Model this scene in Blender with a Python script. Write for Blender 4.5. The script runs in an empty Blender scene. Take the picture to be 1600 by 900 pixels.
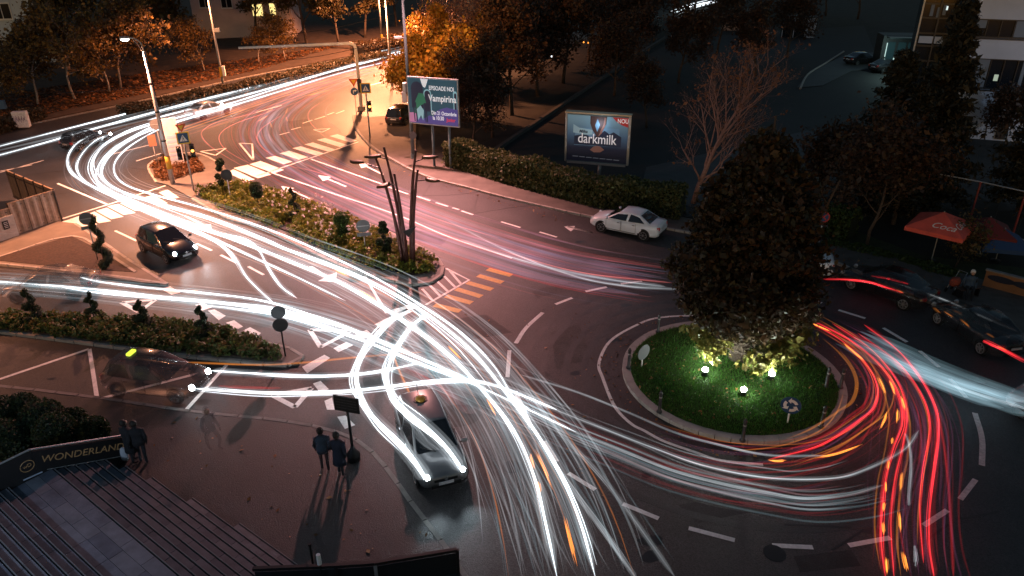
import bpy, math, random
import numpy as np
from mathutils import Vector, Matrix
random.seed(7); RNG = np.random.default_rng(7)
S = bpy.context.scene
COL = S.collection
R = math.radians
# ------------------------------------------------------------------ camera
CAM_H, PITCH, ROLL, FPX = 17.0, R(26.6), R(-0.4), 1160.0
FWD = Vector((0, math.cos(PITCH), -math.sin(PITCH)))
RGT0 = Vector((1, 0, 0)); UP0 = RGT0.cross(FWD)
RGT = RGT0*math.cos(ROLL) + UP0*math.sin(ROLL)
UPV = UP0*math.cos(ROLL) - RGT0*math.sin(ROLL)
cd = bpy.data.cameras.new('camera'); cam = bpy.data.objects.new('camera', cd); COL.objects.link(cam)
m = Matrix((RGT, UPV, -FWD)).transposed().to_4x4(); m.translation = (0, 0, CAM_H); cam.matrix_world = m
cd.sensor_width = 36; cd.lens = FPX*36/1600; cd.clip_end = 2000; cd.clip_start = .1
S.camera = cam
def gp(u, v, z=0.0):
    """surveyed point of the place: where the sight line (u, v) meets height z"""
    d = FWD*FPX + RGT*(u-800) - UPV*(v-450)
    return Vector((0, 0, CAM_H)) + d*((z-CAM_H)/d.z)
# ------------------------------------------------------------------ sky, night
W = bpy.data.worlds.new('World'); S.world = W; W.use_nodes = True
wn = W.node_tree.nodes; wl = W.node_tree.links
sky = wn.new('ShaderNodeTexSky'); sky.sky_type = 'NISHITA'; sky.sun_disc = False
sky.sun_elevation = R(3.5); sky.sun_rotation = R(200); sky.ozone_density = 1.7
wl.new(sky.outputs[0], wn['Background'].inputs[0]); wn['Background'].inputs[1].default_value = 0.10
S.view_settings.view_transform = 'Standard'; S.view_settings.look = 'None'
S.view_settings.exposure = 0.0; S.view_settings.gamma = 1.0
S.render.engine = 'CYCLES'
S.cycles.use_denoising = True
S.cycles.transparent_max_bounces = 96; S.cycles.max_bounces = 5
S.cycles.diffuse_bounces = 2; S.cycles.glossy_bounces = 2; S.cycles.transmission_bounces = 3
S.cycles.sample_clamp_indirect = 2.0; S.cycles.use_light_tree = True
S.cycles.caustics_reflective = False; S.cycles.caustics_refractive = False
WARM = (1.0, .40, .36); SODIUM = (1.0, .36, .16); COOL = (.75, .92, 1.0)
def lamp(name, loc, power, col, radius=.15, spot=None, aim=None, blend=.5, parent=None):
    l = bpy.data.lights.new(name, 'SPOT' if spot else 'POINT'); l.energy = power; l.color = col; l.shadow_soft_size = radius
    o = bpy.data.objects.new(name, l); COL.objects.link(o); o.location = loc
    if spot:
        l.spot_size = R(spot); l.spot_blend = blend
        o.rotation_euler = (Vector(aim)-Vector(loc)).to_track_quat('-Z', 'Y').to_euler()
    return o
# ------------------------------------------------------------------ object helpers
def tag(o, label=None, cat=None, group=None, kind=None):
    if label: o['label'] = label
    if cat: o['category'] = cat
    if group: o['group'] = group
    if kind: o['kind'] = kind
    return o
def thing(name, label, cat, loc=(0, 0, 0), rz=0.0, group=None, kind=None):
    o = bpy.data.objects.new(name, None); COL.objects.link(o); o.location = loc; o.rotation_euler = (0, 0, rz)
    o.empty_display_size = .2
    return tag(o, label, cat, group, kind)
class MB:
    def __init__(s): s.v = []; s.f = []
    def add(s, vs, fs):
        n = len(s.v); s.v += [tuple(v) for v in vs]; s.f += [tuple(i+n for i in f) for f in fs]; return s
    def box(s, c, d, rz=0.0, rot=None):
        M = rot if rot is not None else Matrix.Rotation(rz, 3, 'Z')
        vs = [Vector(c) + M @ Vector((x*d[0]/2, y*d[1]/2, z*d[2]/2)) for z in (-1, 1) for x, y in ((-1,-1),(1,-1),(1,1),(-1,1))]
        return s.add(vs, [(3,2,1,0),(4,5,6,7),(0,1,5,4),(1,2,6,5),(2,3,7,6),(3,0,4,7)])
    def tube(s, pts, rad, n=8, cap=True):
        pts = [Vector(p) for p in pts]; K = len(pts)
        if not hasattr(rad, '__len__'): rad = [rad]*K
        up = Vector((0, 0, 1)); vs = []
        for i, p in enumerate(pts):
            t = (pts[min(i+1, K-1)] - pts[max(i-1, 0)])
            if t.length < 1e-9: t = Vector((0, 0, 1))
            t.normalize()
            a = t.cross(up) if abs(t.z) < .95 else t.cross(Vector((0, 1, 0)))
            a.normalize(); b = a.cross(t)
            for k in range(n):
                q = 2*math.pi*k/n; vs.append(p + (a*math.cos(q) + b*math.sin(q))*rad[i])
        fs = [(i*n+k, i*n+(k+1) % n, (i+1)*n+(k+1) % n, (i+1)*n+k) for i in range(K-1) for k in range(n)]
        if cap: fs += [tuple(range(n-1, -1, -1)), tuple((K-1)*n+k for k in range(n))]
        return s.add(vs, fs)
    def prism(s, poly, z0, z1):
        n = len(poly); ar = sum(poly[i][0]*poly[(i+1) % n][1] - poly[(i+1) % n][0]*poly[i][1] for i in range(n))
        if ar < 0: poly = poly[::-1]
        vs = [(p[0], p[1], z0) for p in poly] + [(p[0], p[1], z1) for p in poly]
        return s.add(vs, [tuple(range(n-1, -1, -1)), tuple(range(n, 2*n))] + [(i, (i+1) % n, n+(i+1) % n, n+i) for i in range(n)])
    def lathe(s, prof, c=(0, 0, 0), n=16, sc=(1, 1)):
        vs = [(c[0]+r*sc[0]*math.cos(2*math.pi*k/n), c[1]+r*sc[1]*math.sin(2*math.pi*k/n), c[2]+z) for r, z in prof for k in range(n)]
        K = len(prof)
        fs = [(i*n+k, i*n+(k+1) % n, (i+1)*n+(k+1) % n, (i+1)*n+k) for i in range(K-1) for k in range(n)]
        return s.add(vs, fs + [tuple(range(n-1, -1, -1)), tuple((K-1)*n+k for k in range(n))])
    def disc(s, c, nrm, r, th, n=20):
        nrm = Vector(nrm).normalized(); c = Vector(c)
        return s.tube([c - nrm*th/2, c + nrm*th/2], r, n)
    def slab(s, pts, nrm, th):
        """flat polygon (3-D points) given thickness along nrm"""
        nrm = Vector(nrm).normalized()*th; n = len(pts); pts = [Vector(p) for p in pts]
        return s.add(pts + [p+nrm for p in pts], [tuple(range(n-1, -1, -1)), tuple(range(n, 2*n))] + [(i, (i+1) % n, n+(i+1) % n, n+i) for i in range(n)])
    def mesh(s, name):
        me = bpy.data.meshes.new(name); me.from_pydata(s.v, [], s.f); me.update(); return me
    def build(s, name, mat, parent=None, smooth=False, bevel=0, loc=None, rz=0.0):
        return link(name, s.mesh(name), mat, parent, smooth, bevel, loc, rz)
def link(name, me, mat, parent=None, smooth=False, bevel=0, loc=None, rz=0.0):
    if mat and not me.materials: me.materials.append(mat)
    o = bpy.data.objects.new(name, me); COL.objects.link(o)
    if parent: o.parent = parent
    if loc is not None: o.location = loc
    if rz: o.rotation_euler = (0, 0, rz)
    if smooth: me.shade_smooth()
    if bevel:
        b = o.modifiers.new('bevel', 'BEVEL'); b.width = bevel; b.segments = 2; b.limit_method = 'ANGLE'; b.angle_limit = R(40)
    return o
def copy_tree(o, parent=None):
    c = o.copy(); COL.objects.link(c); c.parent = parent
    for ch in list(o.children): copy_tree(ch, c)
    return c
def spline(pts, n=60):
    P = [Vector(p) for p in pts]; P = [P[0]*2-P[1]] + P + [P[-1]*2-P[-2]]
    out = []; K = len(P)-3
    for i in range(n):
        t = i/(n-1)*K; k = min(int(t), K-1); t -= k
        a, b, c, d = P[k:k+4]
        out.append(.5*((2*b) + (c-a)*t + (2*a-5*b+4*c-d)*t*t + (3*b-a-3*c+d)*t*t*t))
    return out
def resample(pts, step):
    pts = [Vector(p) for p in pts]; acc = [0]
    for a, b in zip(pts, pts[1:]): acc.append(acc[-1] + (b-a).length)
    n = max(2, int(round(acc[-1]/step))+1); out = []; j = 0
    for i in range(n):
        d = acc[-1]*i/(n-1)
        while j < len(acc)-2 and acc[j+1] < d: j += 1
        out.append(pts[j].lerp(pts[j+1], (d-acc[j])/max(1e-9, acc[j+1]-acc[j])))
    return out
def text(name, body, size, mat, parent, M, ext=.004, align='CENTER', shear=0, bold=0, sx=1):
    c = bpy.data.curves.new(name, 'FONT'); c.body = body; c.size = size; c.align_x = align; c.align_y = 'CENTER'
    c.extrude = ext; c.shear = shear; c.offset = bold; c.materials.append(mat)
    fo_ = bpy.data.objects.new(name, c); me = bpy.data.meshes.new_from_object(fo_); bpy.data.objects.remove(fo_)
    if not me.materials: me.materials.append(mat)
    o = bpy.data.objects.new(name, me); COL.objects.link(o); o.parent = parent
    o.matrix_local = M @ Matrix.Diagonal((sx, 1, 1, 1)); return o
# ------------------------------------------------------------------ materials
MATS = {}
def pm(name, col, rough=.7, metal=0.0, ns=0, na=.25, bump=0, bs=None, ns2=0, na2=0, emit=0, coat=0):
    m = bpy.data.materials.new(name); m.use_nodes = True; nt = m.node_tree; b = nt.nodes['Principled BSDF']
    b.inputs['Base Color'].default_value = (*col, 1); b.inputs['Roughness'].default_value = rough; b.inputs['Metallic'].default_value = metal
    if coat: b.inputs['Coat Weight'].default_value = coat; b.inputs['Coat Roughness'].default_value = .06
    g = nt.nodes.new('ShaderNodeNewGeometry')
    def noise(sc, det=5, r=.6):
        n = nt.nodes.new('ShaderNodeTexNoise'); n.inputs['Scale'].default_value = sc; n.inputs['Detail'].default_value = det
        n.inputs['Roughness'].default_value = r; nt.links.new(g.outputs['Position'], n.inputs['Vector']); return n
    cur = None
    for sc, am in ((ns, na), (ns2, na2)):
        if not sc: continue
        n = noise(sc); mr = nt.nodes.new('ShaderNodeMapRange'); mr.inputs[1].default_value = .3; mr.inputs[2].default_value = .7
        mr.inputs[3].default_value = 1-am; mr.inputs[4].default_value = 1+am; nt.links.new(n.outputs[0], mr.inputs[0])
        vm = nt.nodes.new('ShaderNodeVectorMath'); vm.operation = 'SCALE'
        if cur is None: vm.inputs[0].default_value = col
        else: nt.links.new(cur, vm.inputs[0])
        nt.links.new(mr.outputs[0], vm.inputs['Scale']); cur = vm.outputs[0]
    if cur is not None: nt.links.new(cur, b.inputs['Base Color'])
    if bump:
        n = noise(bs or 40, 4); bp = nt.nodes.new('ShaderNodeBump'); bp.inputs['Strength'].default_value = bump; bp.inputs['Distance'].default_value = .02
        nt.links.new(n.outputs[0], bp.inputs['Height']); nt.links.new(bp.outputs[0], b.inputs['Normal'])
    if emit: b.inputs['Emission Color'].default_value = (*col, 1); b.inputs['Emission Strength'].default_value = emit
    MATS[name] = m; return m
def leafmat(name, cols, rough=.55):
    m = bpy.data.materials.new(name); m.use_nodes = True; nt = m.node_tree; b = nt.nodes['Principled BSDF']
    g = nt.nodes.new('ShaderNodeNewGeometry'); r = nt.nodes.new('ShaderNodeValToRGB')
    nt.links.new(g.outputs['Random Per Island'], r.inputs[0])
    e = r.color_ramp.elements
    while len(e) < len(cols): e.new(.5)
    for i, c in enumerate(cols): e[i].position = i/(len(cols)-1); e[i].color = (*c, 1)
    nt.links.new(r.outputs[0], b.inputs['Base Color']); b.inputs['Roughness'].default_value = rough
    t = nt.nodes.new('ShaderNodeBsdfTranslucent'); nt.links.new(r.outputs[0], t.inputs[0])
    mx = nt.nodes.new('ShaderNodeMixShader'); mx.inputs[0].default_value = .3
    nt.links.new(b.outputs[0], mx.inputs[1]); nt.links.new(t.outputs[0], mx.inputs[2])
    nt.links.new(mx.outputs[0], nt.nodes['Material Output'].inputs[0]); return m
def glow(name, col, s, additive=True, vary=.0):
    """light given off; additive = lets what is behind shine through, like a glowing gas"""
    m = bpy.data.materials.new(name); m.use_nodes = True; nt = m.node_tree; nt.nodes.remove(nt.nodes['Principled BSDF'])
    e = nt.nodes.new('ShaderNodeEmission'); e.inputs[0].default_value = (*col, 1); e.inputs[1].default_value = s
    out = nt.nodes['Material Output']
    if vary:
        g = nt.nodes.new('ShaderNodeNewGeometry'); n = nt.nodes.new('ShaderNodeTexNoise'); n.inputs['Scale'].default_value = .35; n.inputs['Detail'].default_value = 3
        nt.links.new(g.outputs['Position'], n.inputs['Vector'])
        mr = nt.nodes.new('ShaderNodeMapRange'); mr.inputs[1].default_value = .3; mr.inputs[2].default_value = .7
        mr.inputs[3].default_value = s*(1-vary); mr.inputs[4].default_value = s*(1+vary)
        nt.links.new(n.outputs[0], mr.inputs[0]); nt.links.new(mr.outputs[0], e.inputs[1])
    if additive:
        t = nt.nodes.new('ShaderNodeBsdfTransparent'); a = nt.nodes.new('ShaderNodeAddShader')
        nt.links.new(e.outputs[0], a.inputs[0]); nt.links.new(t.outputs[0], a.inputs[1]); nt.links.new(a.outputs[0], out.inputs[0])
        m.cycles.emission_sampling = 'NONE'
    else: nt.links.new(e.outputs[0], out.inputs[0])
    return m
def ghost(src, alpha, name):
    """the half-seen finish of a car that stood here only a part of the long exposure"""
    m = src.copy(); m.name = name; m.node_tree.nodes['Principled BSDF'].inputs['Alpha'].default_value = alpha; return m
asphalt = pm('asphalt', (.037, .035, .036), .58, 0, .28, .38, .8, 38, 22, .6)
asphalt_b = pm('plaza_asphalt', (.019, .0195, .022), .58, 0, .4, .42, .8, 36, 20, .6)
soil = pm('soil', (.045, .028, .02), .95, 0, 8, .45, 1, 14)
far_ground = pm('rough_ground', (.017, .017, .014), .95, 0, .5, .5, .8, 8)
paving = pm('pavement', (.13, .115, .10), .75, 0, 1.2, .2, .3, 40, 25, .15)
kerbm = pm('kerb_concrete', (.34, .31, .28), .8, 0, 3, .18, .3, 30)
kerbdark = pm('worn_kerb_concrete', (.2, .185, .17), .85, 0, 3, .2, .3, 30)
paint = pm('road_paint', (.80, .78, .75), .6, 0, 9, .15, .1, 60, 1.1, .12)
paint_w = pm('worn_road_paint', (.58, .54, .51), .6, 0, 9, .25, .1, 60)
paint_y = pm('yellow_road_paint', (.62, .33, .05), .6, 0, 9, .2, .1, 60)
tar = pm('tar', (.018, .017, .017), .5)
granite = pm('step_granite', (.12, .13, .155), .55, 0, 2, .3, .15, 60, 35, .2)
steel = pm('galvanised_steel', (.42, .43, .44), .45, .6, 6, .12)
greysteel = pm('painted_pole', (.30, .30, .29), .5, .1, 5, .15)
darkmetal = pm('dark_metal', (.02, .02, .022), .45, .4)
bluepole = pm('blue_grey_pole', (.13, .19, .22), .5, .2)
rustpipe = pm('brown_red_tube', (.09, .035, .03), .4, .5)
yellowband = pm('yellow_band', (.55, .33, .03), .6)
black = pm('black_plastic', (.012, .012, .013), .45)
rubber = pm('tyre_rubber', (.015, .015, .015), .8)
alloy = pm('alloy_rim', (.5, .51, .53), .3, .8)
carblack = pm('black_car_paint', (.010, .012, .016), .22, .2, coat=1)
carwhite = pm('white_car_paint', (.78, .82, .86), .3, 0, coat=.6)
carsilver = pm('silver_car_paint', (.17, .175, .18), .34, .3, coat=.8)
cardark = pm('dark_car_paint', (.02, .021, .024), .25, .3, coat=1)
glass = pm('car_glass', (.012, .014, .016), .06, 0, coat=.5)
chrome = pm('chrome', (.55, .56, .58), .2, .9)
plate = pm('number_plate', (.6, .62, .66), .5)
tailred = pm('tail_lens', (.45, .015, .01), .3)
lens = pm('lamp_lens', (.7, .75, .8), .2)
skin = pm('skin', (.42, .25, .18), .6)
sign_blue = pm('sign_blue', (.01, .06, .16), .5)
sign_white = pm('sign_white', (.75, .75, .73), .5)
sign_red = pm('sign_red', (.5, .03, .03), .5)
sign_yel = pm('sign_yellow', (.70, .48, .03), .5)
sign_back = pm('sign_back', (.16, .17, .18), .55, .3)
bark = pm('bark', (.07, .05, .038), .9, 0, 6, .35, .8, 25)
bark_pale = pm('pale_bark', (.33, .28, .25), .85, 0, 5, .3, .5, 20)
head_on = glow('lit_headlight', (.85, .96, 1.0), 40, False)
tail_on = glow('lit_tail_light', (1, .06, .03), 4, False)
hotwhite = glow('lit_lamp', (1, .85, .66), 30, False)
# ------------------------------------------------------------------ ground and road
ST_E = (gp(400,865)-gp(247,751)).normalized(); ST_N = Vector((ST_E.y, -ST_E.x, 0)); ST_N = ST_N if ST_N.x < 0 else -ST_N
ST_O = gp(375,817,.1); ST_O.z = 0; TREAD, RISE = .30, .125
g = MB().box((0, 140, -.5), (700, 420, 1)).build('ground', far_ground); tag(g, kind='structure')
def px(*pts, z=0.0): return [gp(u, v, z) for u, v in pts]
road = thing('road', None, None, kind='structure')
rd_poly = px((-700, 330), (0, 204), (400, 117), (700, 52), (900, 20), (1010, 30), (720, 130), (640, 150), (640, 235), (760, 270), (1060, 340), (1300, 372), (1500, 440), (1900, 640), (2300, 1300), (800, 1300), (760,960), (700,862), (650,795), (604,728), (560,690), (500,669), (420,656), (300,644), (150,622), (0,604), (-300,574), (-900, 500))
MB().prism(rd_poly, .0, .02).build('asphalt_surface', asphalt, road)
MZ = .024
def strip(pts, w, name='lane_line', mat=paint, z=MZ, px_=True, step=.8, smooth=True):
    P = px(*pts) if px_ else [Vector(p) for p in pts]
    if len(P) > 2 and smooth: P = spline(P, len(P)*6)
    vs = []; n = len(P)
    for i, p in enumerate(P):
        t = P[min(i+1, n-1)] - P[max(i-1, 0)]; t.z = 0; t.normalize(); s = Vector((-t.y, t.x, 0))*w/2
        vs += [(p.x+s.x, p.y+s.y, z-.002), (p.x-s.x, p.y-s.y, z-.002), (p.x+s.x, p.y+s.y, z+.002), (p.x-s.x, p.y-s.y, z+.002)]
    fs = []
    for i in range(n-1):
        a, b = 4*i, 4*i+4
        fs += [(a+2, a+3, b+3, b+2), (a, a+2, b+2, b), (a+3, a+1, b+1, b+3)]
    fs += [(0, 1, 3, 2), (4*n-4, 4*n-2, 4*n-1, 4*n-3)]
    return MB().add(vs, fs).build(name, mat, road)
def paintpoly(pts, name='stripe', mat=paint, z=MZ):
    return MB().prism(px(*pts), z-.002, z+.002).build(name, mat, road)
pts1 = [(975,575),(990,617),(1025,647),(1065,670),(1125,692),(1200,700),(1250,692),(1287,676),(1320,625),(1316,645),(1000,527),(1020,519),(1050,511),(1087,507)]
A = np.array([[gp(*p).x, gp(*p).y, 1] for p in pts1]); sol = np.linalg.lstsq(A, (A[:, 0]**2 + A[:, 1]**2), rcond=None)[0]
RC = Vector((sol[0]/2, sol[1]/2, 0)); RR = math.sqrt(sol[2] + RC.x**2 + RC.y**2)
sol_c = (RC.x, RC.y, RR)
# the dashed ring and the painted ring round the roundabout
DASH = [((1310,485),(1352,498)),((1380,513),(1417,535)),((1437,549),(1467,574)),((1484,592),(1510,622)),((1500,781),(1524,750)),((1480,798),(1443,822)),
        ((1391,841),(1326,853)),((1270,856),(1207,853)),((1148,845),(1076,826)),((1029,811),(973,788)),((930,766),(888,740)),((868,476),(894,466)),((915,456),(948,449)),
        ((1256,465),(1284,474)),((793,590),(796,548)),((805,612),(830,668)),((970,444),(1003,440)),((850,690),(870,722))]
for a, b in DASH: strip([a, b], .17, 'lane_dash', paint_w if a[0] > 1440 else paint)
strip([(806,537),(822,513),(848,489)], .19, 'lane_dash'); strip([(1523,646),(1534,685),(1534,728)], .19, 'lane_dash', paint_w)
ring_c = gp(1149, 604)
RING = [(936,567),(955,532),(1000,506),(1030,497),(1080,494),(1140,497),(1215,512)]
strip(RING[::-1] + [(942,592),(960,635),(985,662),(1007,674),(1037,690),(1085,707),(1125,720),(1192,727)], .13, 'painted_ring')
# zebra crossings
for (a, b, c, d) in [((365,263),(387,258),(424,273),(403,279)),((390,257),(407,252),(444,266),(428,271)),((415,247),(430,244),(457,253),(443,257)),((437,240),(452,236),(482,246),(467,250)),
                     ((457,232),(470,229),(506,240),(493,243)),((476,226),(489,223),(524,234),(512,237)),((495,219),(508,216),(543,227),(531,230)),((515,213),(527,210),(558,220),(548,223)),((355,270),(365,265),(398,281),(385,284))]:
    paintpoly([a, b, c, d], 'zebra_stripe')
for (a, b, c, d) in [((90,349),(110,343),(134,358),(113,366)),((109,343),(128,337),(152,351),(131,358)),((130,337),(148,331),(174,346),(155,349)),((150,330),(167,325),(193,339),(174,343)),
                     ((168,323),(185,319),(212,333),(193,336)),((188,318),(205,312),(230,326),(212,330)),((222,310),(240,305),(262,318),(246,322)),((248,301),(262,297),(280,309),(266,312))]:
    paintpoly([a, b, c, d], 'zebra_stripe')
# stop lines, lane lines
strip([(98,342),(185,315),(260,290)], .16, 'stop_line'); strip([(90,287),(168,320)], .16, 'lane_line'); strip([(400,276),(480,249),(560,222)], .14, 'stop_line')
for pts in ([(0,270),(68,251)], [(177,241),(233,227)], [(213,252),(252,240)], [(424,270),(500,296),(617,335),(700,370),(800,404)], [(486,249),(540,268),(597,288)], [(600,290),(638,304)]):
    strip(pts, .13, 'lane_line')
for a, b in [((651,307),(672,314)),((681,317),(700,323)),((707,325),(717,328)),((721,330),(739,336)),((783,347),(813,356)),((843,363),(870,371)),((885,354),(925,364)),
             ((180,361),(214,377)),((307,381),(331,392)),((345,399),(369,411)),((388,417),(412,430)),((268,341),(305,352)),((0,268),(50,258)),
             ((437,211),(452,207)),((455,203),(470,199)),((473,193),(488,188)),((492,187),(508,182)),((511,180),(522,176)),((525,178),(538,173)),((560,138),(600,128)),((400,176),(440,165))]:
    strip([a, b], .15, 'lane_dash')
def give_way(a, b, c, w=.22):
    for p, q in ((a, b), (b, c), (c, a)): strip([p, q], w, 'give_way_triangle')
give_way((484,516),(548,518),(501,543)); give_way((425,618),(487,607),(461,637)); give_way((190,473),(243,469),(217,488)); give_way((313,237),(353,232),(337,243), .15)
give_way((490,203),(516,201),(503,207), .15); give_way((374,224),(396,251),(394,225), .15)
# wide give-way blocks of the slip road and of the crossing by the sign post
for q in [((325,486),(335,484),(353,494),(342,501)),((353,505),(366,501),(380,511),(368,516)),((380,517),(391,512),(408,521),(399,529)),((555,524),(573,516),(582,524),(563,532)),((521,545),(541,535),(552,540),(529,551)),
          ((472,574),(507,555),(516,560),(480,584)),((489,600),(501,596),(514,609),(500,614)),((507,627),(519,622),(523,641),(511,641)),((527,652),(540,650),(555,665),(539,671)),((252,452),(266,448),(282,458),(268,461)),((305,477),(318,474),(331,481),(316,486))]:
    paintpoly(list(q), 'give_way_block')
# hatched tip of the flower island and the yellow crossing
strip([(697,420),(733,438),(665,477)], .14, 'hatch_outline', smooth=False)
for a, b in (((703,424),(721,445)),((694,432),(712,450)),((683,440),(700,456)),((672,447),(688,463)),((660,452),(676,470))): strip([a, b], .14, 'hatch_bar')
for a, b in (((679,477),(719,487)),((697,463),(737,474)),((713,452),(752,464)),((730,442),(769,453)),((747,431),(785,442)),((762,421),(799,431))): strip([a, b], .38, 'yellow_crossing_bar', paint_y)
strip([(612,489),(656,476)], .5, 'stop_line'); strip([(590,510),(640,485)], .45, 'stop_line'); strip([(570,432),(604,490)], .14); 
# parking bay lines below the hedge island
for pts in ([(0,593),(139,546)],[(140,546),(152,624)],[(155,624),(322,581)],[(291,641),(354,571)],[(0,520),(-60,514)]): strip(pts, .16, 'parking_line')
# lane arrows
def arrow(base, tip, side, hw=.5, sw=.16):
    b, t = gp(*base), gp(*tip); d = (t-b); L = d.length; d.normalize(); s = Vector((-d.y, d.x, 0))*side
    pts = [b-s*sw*.5, b+s*sw*.5, b+d*(L*.62)+s*sw*.5, b+d*(L*.62)+s*hw, b+d*L+s*.05, b+d*(L*.72)-s*hw*.8, b+d*(L*.68)-s*sw*.5]
    MB().prism([(p.x, p.y) for p in pts], MZ-.002, MZ+.002).build('lane_arrow', paint, road)
arrow((484,311),(440,291), 1); arrow((541,292),(498,274), 1); arrow((598,273),(560,254), 1); arrow((290,338),(332,360), -1); arrow((485,417),(523,442), 1, .7, .2); arrow((925,364),(882,354), 1)
# tar seams in the asphalt
for pts in ([(677,282),(661,306)],[(747,305),(739,334)],[(661,306),(720,304),(800,292)],[(739,334),(830,322),(900,330)],[(730,334),(790,351),(860,372)],[(0,283),(70,270),(170,262)],[(60,307),(130,298),(250,278)],[(250,268),(200,262)],
            [(620,470),(600,540),(562,600)],[(650,470),(662,540),(672,620)],[(1225,820),(1330,825)],[(1300,860),(1350,828)],[(1040,690),(1085,708)],[(1440,850),(1482,820)],[(585,245),(640,270)],[(1560,800),(1500,812)]):
    strip(pts, .07, 'tar_seam', tar, z=.0225)
for c, r in (((714,650),.9),((610,540),.8),((560,375),.5)):
    p = gp(*c); MB().lathe([(r*.6, .0205), (r, .0212), (r*.9, .0222)], (p.x, p.y, 0), 18, (1, .8)).build('tar_patch', pm('old_tar', (.03, .029, .029), .7, 0, 3, .3), road)
for c in ((560,458),(735,640),(1210,865),(300,240),(800,730),(545,405)):
    p = gp(*c); MB().lathe([(.33, .021), (.33, .026), (.27, .027)], (p.x, p.y, 0), 18).build('manhole_cover', darkmetal, road)
# older repairs, oil stains and tyre-worn lanes
rep = [pm('asphalt_repair', (.024, .023, .024), .7, 0, 1.5, .3, .7, 40, 25, .5), pm('asphalt_repair_pale', (.05, .047, .046), .75, 0, 1.5, .3, .7, 40, 25, .5), pm('oil_stain', (.014, .013, .014), .4, 0, 2, .4)]
for poly, k in (([(700,500),(760,492),(800,520),(735,532)],0),([(860,520),(905,508),(925,560),(870,578)],1),([(1060,790),(1140,775),(1175,800),(1090,818)],0),([(450,190),(480,186),(490,196),(458,200)],0),([(620,352),(700,372),(690,384),(600,362)],0),([(830,455),(900,440),(915,448),(840,466)],1),([(1330,610),(1345,600),(1352,640),(1338,650)],0),([(1240,870),(1330,860),(1345,885),(1250,895)],0),([(250,345),(300,362),(285,372),(236,352)],1),([(60,620),(0,612),(0,622),(50,634)],0)):
    MB().prism(px(*poly), .0195, .0215).build('repair_patch', rep[k], road)
for i in range(46):
    u, v = random.choice(((random.uniform(700,1500), random.uniform(470,880)), (random.uniform(250,1000), random.uniform(280,440)), (random.uniform(0,560), random.uniform(450,640))))
    p = gp(u, v); r = random.uniform(.08,.45); a0 = random.uniform(0,6); s1 = random.uniform(.4,1); MB().prism([(p.x+r*(1+.25*math.sin(3*q+a0))*math.cos(q), p.y+r*s1*(1+.2*math.sin(2*q))*math.sin(q)) for q in [2*math.pi*j/14 for j in range(14)]], .0195, .0208).build('oil_stain', rep[2], road)
for c, rad in ((1.35, 1), (1.52, 1), (1.75, 1), (1.92, 1)):
    pts = [(sol_c[0]+sol_c[2]*c*math.cos(a), sol_c[1]+sol_c[2]*c*math.sin(a), 0) for a in [2*math.pi*j/60 for j in range(61)]]
    strip(pts, .3, 'worn_wheel_track', pm('worn_track', (.030, .029, .030), .5, 0, .8, .3, .6, 40, 25, .5), .0198, False)
# ------------------------------------------------------------------ pavements with kerb stones
KS = MB().box((0, 0, 0), (.97, .16, .16)).mesh('kerb_stone'); KS.materials.append(kerbm)
KD = MB().box((0, 0, 0), (.97, .16, .16)).mesh('kerb_stone'); KD.materials.append(kerbdark)
def kerb(path, parent, me=KS, ztop=.15, step=1.0, world=False, w=1.0):
    P = resample(path if world else spline(px(*path), len(path)*8), step)
    for a, b in zip(P, P[1:]):
        d = b-a; o = bpy.data.objects.new('kerb_stone', me); COL.objects.link(o); o.parent = parent
        o.location = ((a.x+b.x)/2, (a.y+b.y)/2, ztop-.08+random.uniform(-.006, .006)); o.rotation_euler = (0, 0, math.atan2(d.y, d.x)+random.uniform(-.01, .01)); o.scale = (d.length*.985, w, 1)
def pavement(name, poly, kerbs, mat=paving, top=.14, me=KS):
    t = thing(name, None, None, kind='structure')
    MB().prism(px(*poly), 0.0, top).build('paved_surface', mat, t)
    for k in kerbs: kerb(k, t, me, top+.012)
    return t
FARV = [(-700,332),(-300,270),(0,205),(200,163),(400,118),(560,88),(700,54)]
verge = pavement('far_verge', [(-700,330),(-300,268),(0,203),(200,161),(400,116),(560,86),(700,52),(820,10),(900,-60),(0,-60),(-700,80)], [FARV], pm('leafy_soil', (.05, .03, .02), .95, 0, 1.2, .4, .9, 10), .12, KD)
RK = [(640,180),(580,185),(552,182),(556,200),(572,222),(600,243),(660,275),(735,296),(800,313),(920,340),(1000,352),(1080,366)]
pavement('right_pavement', RK + [(1080,345),(960,322),(830,298),(700,262),(650,240),(650,190)], [RK[2:]], pm('warm_pavement', (.12, .10, .085), .8, 0, 1.0, .25, .3, 40, 20, .15))
RK2 = [(1080,366),(1180,382),(1270,400),(1340,427),(1400,452),(1500,495),(1600,538),(1760,620),(1900,720)]
pavement('east_pavement', RK2 + [(1900,590),(1700,490),(1500,430),(1440,412),(1370,395),(1290,376),(1180,360),(1080,345)], [RK2], pm('east_paving', (.085, .075, .066), .85, 0, 1.5, .3, .3, 40, 20, .15))
# small shrub island with the lamp mast
ISL = [(300,312),(262,291),(245,287),(234,270),(235,257),(262,245),(300,241),(322,246),(350,262),(358,272),(345,283),(330,291)]
isl = pavement('traffic_island', ISL, [ISL[2:9]])
MB().prism(px((240,262),(247,280),(262,285),(318,270),(304,250),(255,252)), .14, .17).build('soil_bed', soil, isl)
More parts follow.
